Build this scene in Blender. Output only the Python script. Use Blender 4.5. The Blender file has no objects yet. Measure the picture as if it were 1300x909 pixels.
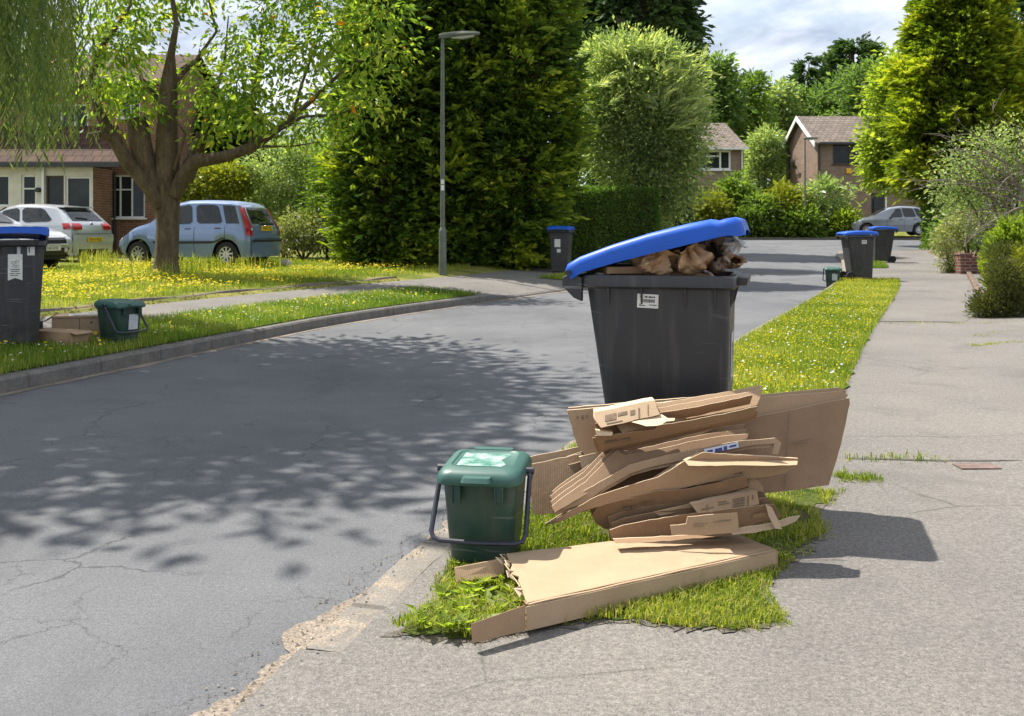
import bpy, bmesh, math, random
import numpy as np
from mathutils import Vector, Matrix, noise as mnoise
R = math.radians
random.seed(7); rng = np.random.default_rng(11)
S = bpy.context.scene
COL = S.collection
HC, HV, FP = 1.32, 289.0, 1300.0      # camera height, horizon row and focal length (in photo pixels)

# ------------------------------------------------------------------ ground shape
def hb(y):
    y = np.asarray(y, float)
    a = np.where(y < 14, 0.0, 0.66*((y-14)/38.0)**2)
    return np.where(y > 52, 0.66+(np.minimum(y, 130)-52)*0.035, a)
def chaikin(p, n=2):
    p = [np.array(q, float) for q in p]
    for _ in range(n):
        q = [p[0]]
        for a, b in zip(p[:-1], p[1:]):
            q += [a*.75+b*.25, a*.25+b*.75]
        q.append(p[-1]); p = q
    return np.array(p)
LK = chaikin([(-9,-12),(-6.2,0),(-5.2,4),(-4.07,8.13),(-3.12,11.6),(-2.3,14.4),(-.42,18.2),(1.5,21.8),(4.5,27.5),(7,33),(8.2,38),(7.2,43),(3,46),(-10,48),(-70,50)])
RK = chaikin([(-2.9,-12),(-1.35,0),(-.75,2.6),(-.25,4.39),(2.49,11.36),(4.1,15.2),(7.24,22.7),(10.7,33),(12.2,39),(14.5,42.8),(19,44.5),(40,47),(90,50)])
FK = np.array([(-70,58),(-20,54.5),(0,53.2),(12,52.6),(20,52.6),(90,57)], float)
def sdist(P, K):
    """signed distance to a polyline, positive on its left hand side"""
    P = np.atleast_2d(np.asarray(P, float)); best = np.full(len(P), 1e9); sgn = np.ones(len(P))
    for a, b in zip(K[:-1], K[1:]):
        d = b-a; L2 = d@d
        t = np.clip(((P-a)@d)/L2, 0, 1)
        q = a+t[:,None]*d
        e = P-q; dist = np.hypot(e[:,0], e[:,1])
        s = np.sign(d[0]*(P[:,1]-a[1])-d[1]*(P[:,0]-a[0])); m = dist < best-1e-9
        best = np.where(m, dist, best); sgn = np.where(m, s, sgn)
    return best*np.where(sgn == 0, 1, sgn)
def PL(d): return np.interp(d, [0,1.45,3.0,3.2,8,12], [.12,.19,.23,.29,.38,.40])
def PR(d): return np.interp(d, [0,3.0,3.3,8], [.10,.12,.17,.25])
def ramp(y, a, b, w=.5): return np.clip((y-a)/w+.5, 0, 1)*np.clip((b-y)/w+.5, 0, 1)
def PLy(d, y):
    k = ramp(y, 18.7, 21.4, .8)
    return PL(d)*(1-k*(1-np.clip(.25+.75*d/1.4, 0, 1)))
def PRy(d, y):
    k = ramp(y, -20, 2.9, 1.8)
    return PR(d)*(1-k*(1-np.clip(.25+.75*d/1.2, 0, 1)))
def ground(x, y):
    P = np.array([[x, y]], float)
    l = sdist(P, LK)[0]; r = -sdist(P, RK)[0]; f = sdist(P, FK)[0]
    h = float(hb(y))
    if f > 0: return h+.12
    if l > 0: return h+float(PLy(l, y))
    if r > 0: return h+float(PRy(r, y))
    return h
def W(u, v, y):
    """world point seen at photo pixel (u, v) at distance y"""
    return Vector(((u-650)/FP*y, y, HC-(v-HV)/FP*y))
def G(u, v):
    """ground point under photo pixel (u, v)"""
    y = 10.0
    for _ in range(60):
        z = ground((u-650)/FP*y, y)
        y = .5*y+.5*min(120, FP*(HC-z)/max(v-HV, 1))
    x = (u-650)/FP*y
    return Vector((x, y, ground(x, y)))

# ------------------------------------------------------------------ tags and meshes
def tag(o, label=None, cat=None, group=None, kind=None):
    if label: o['label'] = label
    if cat: o['category'] = cat
    if group: o['group'] = group
    if kind: o['kind'] = kind
    return o
def empty(name, loc, rz=0.0):
    o = bpy.data.objects.new(name, None); COL.objects.link(o)
    o.location = loc; o.rotation_euler = (0, 0, rz); o.empty_display_size = .2
    return o
def np_mesh(name, V, F, mats, parent=None, tint=None, midx=None, smooth=False, uv=None, loc=None):
    """V (n,3), F (m,k) array of equal faces"""
    V = np.asarray(V, np.float32); F = np.asarray(F, np.int32)
    m = bpy.data.meshes.new(name); k = F.shape[1]
    m.vertices.add(len(V)); m.vertices.foreach_set('co', V.ravel())
    m.loops.add(F.size); m.loops.foreach_set('vertex_index', F.ravel())
    m.polygons.add(len(F)); m.polygons.foreach_set('loop_start', np.arange(0, F.size, k, dtype=np.int32))
    m.polygons.foreach_set('loop_total', np.full(len(F), k, np.int32))
    if midx is not None: m.polygons.foreach_set('material_index', np.asarray(midx, np.int32))
    m.polygons.foreach_set('use_smooth', np.full(len(F), smooth, bool))
    if tint is not None:
        a = m.attributes.new('tint', 'FLOAT', 'FACE'); a.data.foreach_set('value', np.asarray(tint, np.float32))
    if uv is not None:
        l = m.uv_layers.new(name='UVMap'); l.data.foreach_set('uv', np.asarray(uv, np.float32).ravel())
    for q in (mats if isinstance(mats, (list, tuple)) else [mats]): m.materials.append(q)
    m.update(); m.validate()
    o = bpy.data.objects.new(name, m); COL.objects.link(o)
    if parent: o.parent = parent
    if loc is not None: o.location = loc
    return o
class MB:
    def __init__(s): s.v = []; s.f = []
    def add(s, vs, fs):
        b = len(s.v); s.v += [Vector(q) for q in vs]; s.f += [tuple(i+b for i in f) for f in fs]; return s
    def box(s, c, size, rz=0.0, M=None):
        hx, hy, hz = size[0]/2, size[1]/2, size[2]/2
        vs = [Vector((a*hx, b*hy, d*hz)) for a in (-1,1) for b in (-1,1) for d in (-1,1)]
        if rz: vs = [Matrix.Rotation(rz, 3, 'Z') @ q for q in vs]
        if M is not None: vs = [M @ q for q in vs]
        vs = [q+Vector(c) for q in vs]
        return s.add(vs, [(0,1,3,2),(4,6,7,5),(0,4,5,1),(2,3,7,6),(0,2,6,4),(1,5,7,3)])
    def quad(s, a, b, c, d): return s.add([a,b,c,d], [(0,1,2,3)])
    def prism(s, pts, vec):
        n = len(pts); vec = Vector(vec); P = [Vector(p) for p in pts]
        return s.add(P+[p+vec for p in P], [tuple(range(n))[::-1], tuple(range(n, 2*n))]+[(i, (i+1)%n, n+(i+1)%n, n+i) for i in range(n)])
    def loft(s, rings, cap0=True, cap1=True, closed=True):
        n = len(rings[0]); vs = [p for r in rings for p in r]; fs = []
        for i in range(len(rings)-1):
            for j in range(n if closed else n-1):
                k = (j+1) % n
                fs.append((i*n+j, i*n+k, (i+1)*n+k, (i+1)*n+j))
        if cap0: fs.append(tuple(range(n))[::-1])
        if cap1: fs.append(tuple(range((len(rings)-1)*n, len(rings)*n)))
        return s.add(vs, fs)
    def tube(s, pts, rad, n=8, cap=True):
        P = [Vector(p) for p in pts]; rings = []
        rad = rad if isinstance(rad, (list, tuple)) else [rad]*len(P)
        ref = None
        for i, p in enumerate(P):
            t = (P[min(i+1, len(P)-1)]-P[max(i-1, 0)]).normalized()
            if ref is None:
                ref = Vector((0,0,1)) if abs(t.z) < .9 else Vector((1,0,0))
            a = t.cross(ref).normalized(); b = a.cross(t); ref = b
            rings.append([p+(a*math.cos(2*math.pi*k/n)+b*math.sin(2*math.pi*k/n))*rad[i] for k in range(n)])
        return s.loft(rings, cap, cap)
    def lathe(s, prof, c=(0,0,0), n=24, axis='Z', cap=True):
        rings = []
        for r, h in prof:
            ring = []
            for k in range(n):
                a = 2*math.pi*k/n; p = Vector((r*math.cos(a), r*math.sin(a), h))
                if axis == 'Y': p = Vector((p.x, p.z, -p.y))
                if axis == 'X': p = Vector((p.z, p.y, -p.x))
                ring.append(p+Vector(c))
            rings.append(ring)
        return s.loft(rings, cap, cap)
    def grid(s, fn, nu, nv):
        vs = [fn(i/nu, j/nv) for i in range(nu+1) for j in range(nv+1)]
        return s.add(vs, [(i*(nv+1)+j, (i+1)*(nv+1)+j, (i+1)*(nv+1)+j+1, i*(nv+1)+j+1) for i in range(nu) for j in range(nv)])
    def xform(s, M, k0=0):
        s.v[k0:] = [M @ q for q in s.v[k0:]]; return s
    def build(s, name, mat, parent=None, smooth=False, bevel=0.0, seg=2, loc=None, recalc=True, solid=0.0, merge=0.0):
        m = bpy.data.meshes.new(name); o = bpy.data.objects.new(name, m); COL.objects.link(o)
        off = Vector(loc) if loc is not None else Vector((0,0,0))
        m.from_pydata([q-off for q in s.v], [], s.f); m.update()
        bm = bmesh.new(); bm.from_mesh(m)
        if merge: bmesh.ops.remove_doubles(bm, verts=bm.verts, dist=merge)
        if recalc: bmesh.ops.recalc_face_normals(bm, faces=bm.faces)
        if bevel:
            es = [e for e in bm.edges if len(e.link_faces) == 2 and e.calc_face_angle(0) > R(32)]
            bmesh.ops.bevel(bm, geom=es, offset=bevel, segments=seg, profile=.5, affect='EDGES', clamp_overlap=True)
        uvl = bm.loops.layers.uv.new('UVMap')
        for f in bm.faces:
            f.smooth = smooth; n = f.normal
            if abs(n.z) > .97: t, w = Vector((1,0,0)), Vector((0,1,0))
            else:
                t = Vector((-n.y, n.x, 0)).normalized(); w = n.cross(t).normalized()
                if w.z < 0: w = -w
            for l in f.loops:
                p = l.vert.co; l[uvl].uv = (p.dot(t), p.dot(w))
        bm.to_mesh(m); bm.free()
        for q in (mat if isinstance(mat, (list, tuple)) else [mat]): m.materials.append(q)
        if smooth and bevel == 0:
            try: m.set_sharp_from_angle(angle=R(40))
            except Exception: pass
        o.location = off
        if parent: o.parent = parent
        if solid:
            md = o.modifiers.new('thickness', 'SOLIDIFY'); md.thickness = solid; md.offset = 0
        return o
def copy_tree(o, parent=None):
    c = o.copy(); COL.objects.link(c)
    if parent: c.parent = parent
    for ch in [q for q in S.objects if q.parent == o]: copy_tree(ch, c)
    return c
def rrect(hx, hy, r, z, n=5, cx=0, cy=0):
    pts = []
    for sx, sy, a0 in ((1,1,0),(-1,1,90),(-1,-1,180),(1,-1,270)):
        for k in range(n+1):
            a = R(a0+90*k/n)
            pts.append(Vector((cx+sx*(hx-r)+r*math.cos(a), cy+sy*(hy-r)+r*math.sin(a), z)))
    return pts

# ------------------------------------------------------------------ materials
class N:
    def __init__(s, name):
        s.m = bpy.data.materials.new(name); s.m.use_nodes = True; s.t = s.m.node_tree
        s.b = s.t.nodes['Principled BSDF']; s.o = s.t.nodes['Material Output']
    def n(s, typ, ins=None, **kw):
        q = s.t.nodes.new(typ)
        for k, v in kw.items(): setattr(q, k, v)
        for k, v in (ins or {}).items(): s.put(q.inputs[k], v)
        return q
    def put(s, sock, v):
        if hasattr(v, 'bl_rna') and isinstance(v, bpy.types.NodeSocket): s.t.links.new(v, sock)
        else:
            if isinstance(v, tuple) and len(v) == 3 and sock.type == 'RGBA': v = v+(1,)
            sock.default_value = v
    def obj(s): return s.n('ShaderNodeTexCoord').outputs['Object']
    def uv(s): return s.n('ShaderNodeTexCoord').outputs['UV']
    def noise(s, co, scale, detail=3, rough=.5, out='Fac', dist=0.0):
        return s.n('ShaderNodeTexNoise', {'Vector': co, 'Scale': scale, 'Detail': detail, 'Roughness': rough, 'Distortion': dist}).outputs[out]
    def vor(s, co, scale, feature='F1', out='Distance', rnd=1.0):
        return s.n('ShaderNodeTexVoronoi', {'Vector': co, 'Scale': scale, 'Randomness': rnd}, feature=feature).outputs[out]
    def ramp(s, f, stops, interp='LINEAR'):
        q = s.n('ShaderNodeValToRGB', {'Fac': f}); e = q.color_ramp; e.interpolation = interp
        while len(e.elements) < len(stops): e.elements.new(.5)
        for el, (p, c) in zip(e.elements, stops):
            el.position = p; el.color = (c if isinstance(c, tuple) else (c, c, c))+(1,) if not (isinstance(c, tuple) and len(c) == 4) else c
        return q.outputs['Color']
    def mix(s, f, a, b, mode='MIX'):
        q = s.n('ShaderNodeMix', data_type='RGBA', blend_type=mode)
        s.put(q.inputs[0], f); s.put(q.inputs[6], a); s.put(q.inputs[7], b); return q.outputs[2]
    def math(s, op, a, b=0.0, clamp=False):
        q = s.n('ShaderNodeMath', operation=op, use_clamp=clamp); s.put(q.inputs[0], a); s.put(q.inputs[1], b); return q.outputs[0]
    def map(s, co, scale=(1,1,1), loc=(0,0,0), rot=(0,0,0)):
        return s.n('ShaderNodeMapping', {'Vector': co, 'Scale': scale, 'Location': loc, 'Rotation': rot}).outputs[0]
    def bump(s, h, strength=.3, dist=.01):
        s.put(s.b.inputs['Normal'], s.n('ShaderNodeBump', {'Height': h, 'Strength': strength, 'Distance': dist}).outputs[0])
    def fin(s, col=None, rough=.6, spec=None, metal=None, **kw):
        if col is not None: s.put(s.b.inputs['Base Color'], col)
        s.put(s.b.inputs['Roughness'], rough)
        if spec is not None: s.put(s.b.inputs['Specular IOR Level'], spec)
        if metal is not None: s.put(s.b.inputs['Metallic'], metal)
        for k, v in kw.items(): s.put(s.b.inputs[k.replace('_', ' ')], v)
        return s.m
def plain(name, col, rough=.5, var=.12, scale=6.0, spec=None, metal=None, bump=0.0, bscale=60.0, **kw):
    q = N(name); co = q.obj(); f = q.noise(co, scale, 4)
    d = tuple(c*(1-var) for c in col); l = tuple(min(1, c*(1+var)) for c in col)
    c = q.ramp(f, [(.3, d), (.7, l)])
    if bump: q.bump(q.noise(co, bscale, 3), bump, .004)
    r = q.ramp(q.noise(co, scale*3, 3), [(.3, max(0, rough-.08)), (.7, min(1, rough+.08))])
    return q.fin(c, r, spec, metal, **kw)
def leafmat(name, stops, rough=.45, trans=.35, gain=1.5, k=1.0):
    q = N(name); f = q.n('ShaderNodeAttribute', attribute_name='tint').outputs['Fac']
    c = q.ramp(f, [(p, tuple(min(.9, x*k) for x in col)) for p, col in stops]); q.fin(c, rough, .3)
    tc = q.mix(1.0, c, (gain, gain*1.08, gain*.45), 'MULTIPLY')
    tr = q.n('ShaderNodeBsdfTranslucent', {'Color': tc})
    mx = q.n('ShaderNodeMixShader', {0: trans, 1: q.b.outputs[0], 2: tr.outputs[0]})
    q.t.links.new(mx.outputs[0], q.o.inputs['Surface'])
    return q.m
# ------------------------------------------------------------------ ground materials
def mat_road():
    q = N('road_tarmac'); co = q.obj()
    big = q.noise(co, .35, 4, .6); mid = q.noise(co, 3.0, 4, .6); fine = q.math('ADD', q.math('MULTIPLY', q.noise(co, 150, 2, .7), .72), q.math('MULTIPLY', q.noise(co, 52, 2, .6), .28)); st = q.vor(co, 170)
    wc = q.mix(.20, co, q.noise(co, 4.0, 7, .72, out='Color'))
    cr = q.vor(wc, 1.15, 'DISTANCE_TO_EDGE'); cr2 = q.vor(wc, 3.6, 'DISTANCE_TO_EDGE')
    m1 = q.ramp(q.noise(co, .9, 5, .65), [(.46, 0.0), (.58, .9)])
    m2 = q.ramp(q.noise(co, 1.1, 5, .65, dist=.3), [(.50, 0.0), (.60, .75)])
    c1 = q.ramp(cr, [(.0, .8), (.003, .5), (.007, 0.0)]); c2 = q.ramp(cr2, [(.0, .8), (.004, .5), (.009, 0.0)])
    crack = q.math('MAXIMUM', q.math('MULTIPLY', c1, m1), q.math('MULTIPLY', c2, m2))
    col = q.ramp(fine, [(.30, (.062,.064,.068)), (.5, (.118,.121,.127)), (.70, (.186,.189,.195))])
    col = q.mix(.75, col, q.ramp(big, [(.36, (.74,.75,.77)), (.5, (1.0,1.0,1.0)), (.62, (1.16,1.15,1.13))]), 'MULTIPLY')
    stain = q.ramp(q.noise(q.map(co, (1,.35,1)), 1.1, 4, .6, dist=.6), [(.55, 0.0), (.68, .5)]); col = q.mix(stain, col, (.075,.076,.080))
    col = q.mix(.6, col, q.ramp(mid, [(.3, (.78,.78,.8)), (.7, (1.15,1.15,1.15))]), 'MULTIPLY')
    sp = q.ramp(q.noise(co, 260, 1, .5), [(.66, 0.0), (.72, 1.0)])
    col = q.mix(q.math('MULTIPLY', sp, .3), col, (.30,.30,.29))
    col = q.mix(q.math('MULTIPLY', crack, .85), col, (.030,.029,.027))
    h = q.math('SUBTRACT', q.math('ADD', fine, q.math('MULTIPLY', st, .6)), q.math('MULTIPLY', crack, 3.0))
    q.bump(h, .5, .005)
    return q.fin(col, q.ramp(mid, [(.3, .72), (.7, .9)]), .35)
def mat_pave():
    q = N('pavement_tarmac'); co = q.obj()
    big = q.noise(co, .5, 4, .6); fine = q.math('ADD', q.math('MULTIPLY', q.noise(co, 150, 2, .75), .6), q.math('MULTIPLY', q.noise(co, 55, 2, .6), .4)); sp = q.noise(co, 310, 1, .5)
    wc = q.mix(.12, co, q.noise(co, 2, 3, .6, out='Color'))
    cr = q.ramp(q.vor(wc, .7, 'DISTANCE_TO_EDGE'), [(0.0, .8), (.002, .5), (.005, 0.0)])
    cr = q.math('MULTIPLY', cr, q.ramp(q.noise(co, .6, 2), [(.5, 0.0), (.58, 1.0)]))
    col = q.ramp(fine, [(.30, (.070,.064,.058)), (.5, (.150,.138,.125)), (.70, (.258,.239,.217))])
    col = q.mix(.8, col, q.ramp(big, [(.35, (.74,.74,.75)), (.5, (1,1,1)), (.65, (1.18,1.15,1.11))]), 'MULTIPLY')
    stain = q.ramp(q.noise(co, 1.6, 4, .62, dist=.5), [(.56, 0.0), (.66, .45)]); col = q.mix(stain, col, (.10,.095,.088))
    col = q.mix(q.math('MULTIPLY', q.ramp(sp, [(.64, 0.0), (.7, 1.0)]), .5), col, (.46,.44,.41))
    col = q.mix(q.math('MULTIPLY', q.ramp(sp, [(.3, 1.0), (.36, 0.0)]), .5), col, (.04,.04,.04))
    col = q.mix(q.math('MULTIPLY', cr, .8), col, (.05,.05,.035))
    q.bump(q.math('SUBTRACT', fine, q.math('MULTIPLY', cr, 2.0)), .45, .005)
    return q.fin(col, .85, .3)
def mat_kerb(name, a, b, js=.7, grit=.2):
    q = N(name); uv = q.uv(); co = q.obj()
    u = q.n('ShaderNodeSeparateXYZ', {0: uv}).outputs[0]
    fr = q.math('FRACT', q.math('DIVIDE', u, .915))
    j = q.ramp(fr, [(.0, 1.0), (.012, 1.0), (.022, 0.0), (.978, 0.0), (.988, 1.0)])
    col = q.ramp(q.noise(co, 5, 5, .65), [(.3, a), (.7, b)])
    col = q.mix(q.ramp(q.noise(co, 160, 2), [(.45, 0.0), (.7, .5)]), col, (.33,.31,.28))
    col = q.mix(q.ramp(q.noise(co, 7, 5, .7, dist=.4), [(.48, 0.0), (.62, grit)]), col, q.ramp(q.noise(co, 120, 2, .7), [(.35, (.16,.12,.085)), (.65, (.42,.35,.27))]))
    col = q.mix(q.math('MULTIPLY', j, js), col, (.05,.047,.04))
    q.bump(q.math('SUBTRACT', q.noise(co, 90, 3), q.math('MULTIPLY', j, js*1.5)), .5, .005)
    return q.fin(col, .85, .3)
def mat_gutter():
    q = N('gutter_grit'); co = q.obj()
    v = q.n('ShaderNodeTexVoronoi', {'Vector': co, 'Scale': 120.0})
    col = q.ramp(q.noise(co, 100, 2, .7), [(.3, (.13,.11,.09)), (.5, (.24,.20,.16)), (.7, (.38,.325,.265))])
    col = q.mix(.6, col, q.ramp(q.noise(co, 2.5, 4), [(.3, (.6,.58,.55)), (.7, (1.1,1.1,1.1))]), 'MULTIPLY')
    q.bump(q.math('ADD', v.outputs['Distance'], q.noise(co, 60, 3)), .5, .004)
    return q.fin(col, .9, .2)
def mat_soilgrass(name, stops, sc=1.2):
    q = N(name); co = q.obj()
    f = q.math('ADD', q.math('MULTIPLY', q.noise(co, sc, 5, .65), .7), q.math('MULTIPLY', q.noise(co, 45, 3, .7), .3))
    q.bump(q.noise(co, 60, 4, .7), .9, .03)
    return q.fin(q.ramp(f, stops), .95, .1)
M_ROAD, M_PAVE, M_GUT = mat_road(), mat_pave(), mat_gutter()
M_KERB_L = mat_kerb('dark_kerb_concrete', (.075,.07,.065), (.14,.135,.125), .35)
M_KERB_R = mat_kerb('pale_kerb_concrete', (.12,.107,.09), (.205,.185,.16), .6, .85)
M_LAWN = mat_soilgrass('lawn_turf', [(.34, (.07,.10,.015)), (.47, (.14,.17,.03)), (.57, (.26,.24,.07)), (.68, (.33,.25,.12))])
M_TURF = mat_soilgrass('verge_turf', [(.35, (.05,.085,.012)), (.5, (.10,.15,.02)), (.68, (.17,.18,.045))])
M_TURFS = mat_soilgrass('thin_turf', [(.36, (.055,.085,.014)), (.5, (.11,.14,.03)), (.6, (.17,.14,.07)), (.7, (.22,.17,.11))], 5)
M_SOILP = mat_soilgrass('gritty_soil', [(.35, (.14,.12,.095)), (.5, (.19,.17,.14)), (.65, (.25,.225,.19))], 9)
M_SOIL = mat_soilgrass('garden_soil', [(.35, (.09,.065,.045)), (.5, (.17,.125,.085)), (.65, (.24,.19,.125))], 2.5)

# ------------------------------------------------------------------ polyline frames
class Line:
    def __init__(s, P, sign):
        s.P = np.asarray(P, float); d = np.diff(s.P, axis=0); s.L = np.concatenate([[0], np.cumsum(np.hypot(d[:,0], d[:,1]))]); s.sign = sign
    def at(s, t):
        x = np.interp(t, s.L, s.P[:,0]); y = np.interp(t, s.L, s.P[:,1])
        e = .15; dx = np.interp(t+e, s.L, s.P[:,0])-np.interp(t-e, s.L, s.P[:,0]); dy = np.interp(t+e, s.L, s.P[:,1])-np.interp(t-e, s.L, s.P[:,1])
        n = np.hypot(dx, dy); return x, y, -dy/n*s.sign, dx/n*s.sign      # point and outward normal
    def s_of_y(s, y):
        t = np.linspace(0, s.L[-1]*.6, 4000); return float(t[np.argmin(np.abs(np.interp(t, s.L, s.P[:,1])-y))])
LL, RL = Line(LK, 1), Line(RK, -1)
def strip(name, line, y0, y1, offs, zf, mat, kind='structure', step=.25, jitter=None, dz=0.0, skirt=0.0, label=None, cat=None):
    s0, s1 = line.s_of_y(y0), line.s_of_y(y1); n = max(2, int((s1-s0)/step)); t = np.linspace(s0, s1, n+1)
    x, y, nx, ny = line.at(t); rows = []
    for k, o in enumerate(offs):
        oo = np.full_like(t, o)
        if jitter and jitter[k]: oo = oo+jitter[k]*np.array([mnoise.noise(Vector((a*1.7, k*9.1, .3)))+.6*mnoise.noise(Vector((a*6.1, k*5.1, 4.3)))+.35*mnoise.noise(Vector((a*23, k*3.1, 2.3))) for a in t])
        px, py = x+nx*oo, y+ny*oo; rows.append(np.stack([px, py, zf(oo, py)+dz], 1))
    if skirt:
        a = rows[0].copy(); a[:,2] -= skirt; b = rows[-1].copy(); b[:,2] -= skirt; rows = [a]+rows+[b]
    m = len(rows); V = np.concatenate(rows); k = len(t)
    F = []; uv = []
    offv = np.concatenate([[0], np.cumsum([np.linalg.norm(rows[i+1][0]-rows[i][0]) for i in range(m-1)])])
    for r in range(m-1):
        for i in range(k-1):
            F.append((r*k+i, r*k+i+1, (r+1)*k+i+1, (r+1)*k+i))
            uv += [(t[i], offv[r]), (t[i+1], offv[r]), (t[i+1], offv[r+1]), (t[i], offv[r+1])]
    F = np.array(F)
    if line.sign > 0: F = F[:, ::-1]; uv = np.array(uv).reshape(-1,4,2)[:, ::-1].reshape(-1,2)
    F = F[:, ::-1] if line.sign > 0 else F
    if line.sign > 0: uv = np.array(uv).reshape(-1,4,2)[:, ::-1].reshape(-1,2)
    o = np_mesh(name, V, F, mat, uv=uv)
    bm = bmesh.new(); bm.from_mesh(o.data); bmesh.ops.recalc_face_normals(bm, faces=bm.faces)
    if sum(f.normal.z for f in bm.faces) < 0: bmesh.ops.reverse_faces(bm, faces=bm.faces)
    bm.to_mesh(o.data); bm.free()
    return tag(o, label, cat, None, kind)
zL = lambda d, y: hb(y)+PLy(d, y)
zR = lambda d, y: hb(y)+PRy(d, y)

# terrain sheet that reaches the horizon, cut down under the road
def make_terrain():
    xs = np.concatenate([np.linspace(-600,-60,10), np.linspace(-50,-14,19), np.arange(-13,20,.45), np.linspace(20.5,60,30), np.linspace(80,600,10)])
    ys = np.concatenate([np.linspace(-200,-12,8), np.arange(-8,44,.45), np.linspace(44.5,60,28), np.linspace(63,140,26), np.linspace(170,900,10)])
    X, Y = np.meshgrid(xs, ys); P = np.stack([X.ravel(), Y.ravel()], 1)
    l = sdist(P, LK); r = -sdist(P, RK); f = sdist(P, FK); h = hb(P[:,1])
    def side(d, prof): return np.where(d > 3.15, prof(d), np.interp(d, [.5,1.2,3.15], [-.12,prof(1.2)-.07,prof(3.15)-.01]))
    zl = h+side(l, PL); zr = h+side(r, PR); zf = h+np.interp(f, [.4,1.2,4], [-.12,.05,.15])
    road = np.full(len(P), 1.0); z = h-.12
    z = np.where(l > .5, zl, z); z = np.where(r > .5, zr, z); z = np.where(f > .4, np.maximum(zf, z), z)
    z = z+np.where(l > 3.4, .03*np.sin(P[:,0]*1.3)*np.sin(P[:,1]*.9+1), 0)
    z = np.where((r > 3.2) & (P[:,1] < 11.2), h+.06, z)
    nx = len(xs); F = []
    for j in range(len(ys)-1):
        b = j*nx
        for i in range(nx-1): F.append((b+i, b+i+1, b+nx+i+1, b+nx+i))
    F = np.array(F); mid = (r[F].mean(1) > 0) & (f[F].mean(1) < 0)
    return tag(np_mesh('terrain', np.stack([P[:,0], P[:,1], z], 1), F, [M_LAWN, M_SOIL], midx=mid.astype(int), smooth=True), kind='structure')
make_terrain()
def make_road():
    ys = np.concatenate([np.linspace(-12, 14, 14), np.linspace(15, 56, 60)]); V = []; F = []
    for y in ys:
        for x in (-75, -9.5, 13, 95): V.append((x, y, float(hb(y))))
    for j in range(len(ys)-1):
        for i in range(3): F.append((j*4+i, j*4+i+1, j*4+5+i, j*4+4+i))
    return tag(np_mesh('road', V, F, M_ROAD), kind='structure')
make_road()
# footways, kerbs, gutters, verges
strip('left_pavement', LL, -7, 41, [.125,.8,1.45,2.2,3.05], zL, M_PAVE, skirt=.1)
strip('right_pavement', RL, -8, 3.05, [-.01,.06,.13], lambda d, y: zR(np.maximum(d, 0), y)-.001, M_PAVE, skirt=.1)
strip('right_pavement', RL, -8, 41, [.125,.6,1.3,2.2,3.2], zR, M_PAVE, skirt=.1)
def kerb_z(f): return lambda d, y: hb(y)+f(np.zeros_like(y)+.02, y)+.0025
strip('left_kerb', LL, -7, 41, [-.005,.015,.13], lambda d, y: kerb_z(PLy)(d, y)-np.where(d < .005, .022, 0), M_KERB_L, skirt=.14)
strip('right_kerb', RL, 3.05, 41, [-.005,.012,.135], lambda d, y: kerb_z(PRy)(d, y)-np.where(d < .005, .018, 0), M_KERB_R, skirt=.12)
def far_strip(name, o0, o1, z, mat):
    V = []; F = []
    for a in np.linspace(-60, 85, 120):
        y = float(np.interp(a, FK[:,0], FK[:,1])); h = float(hb(y))
        V += [(a, y+o0, h-.02), (a, y+o0, h+z), (a, y+o1, h+z), (a, y+o1, h-.05)]
    for i in range(119):
        for j in range(3): F.append((i*4+j, i*4+j+1, i*4+5+j, i*4+4+j)[::-1])
    tag(np_mesh(name, V, F, mat), kind='structure')
far_strip('far_kerb', 0, .13, .12, M_KERB_L); far_strip('far_pavement', .13, 1.7, .11, M_PAVE)
strip('left_gutter', LL, -7, 30, [-.02,-.13], lambda d, y: hb(y)+.004, M_GUT, jitter=[0,.05], step=.12)
strip('right_gutter', RL, 1.2, 26, [-.0,-.12], lambda d, y: hb(y)+.004, M_GUT, jitter=[0,.085], step=.03)
strip('left_verge', LL, -7, 18.0, [.13,.7,1.2,1.45], lambda d, y: zL(d, y)+.012, M_TURF, jitter=[0,0,0,.08])
strip('left_verge', LL, 22.0, 27.0, [.13,.6,1.15], lambda d, y: zL(d, y)+.012, M_TURF, jitter=[0,0,.08])
strip('right_verge', RL, 5.35, 23.4, [.135,.6,1.0,1.32], lambda d, y: zR(d, y)+.012, M_TURF, jitter=[0,0,0,.09], step=.15)
strip('right_verge', RL, 28.5, 32.5, [.135,.6,1.2], lambda d, y: zR(d, y)+.012, M_TURF, jitter=[0,0,.06])
strip('lawn_edging', LL, 3, 19.6, [3.02,3.05,3.13,3.16], lambda d, y: zL(np.zeros_like(d)+3.0, y)+np.where((d > 3.04) & (d < 3.15), .055+.015*np.sin(y*3.1), .015), mat_kerb('shadow_litter_edging', (.085,.065,.045), (.15,.12,.085), .3), step=.2)  # edging's brown holds the shadow and leaf litter along the lawn
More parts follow.
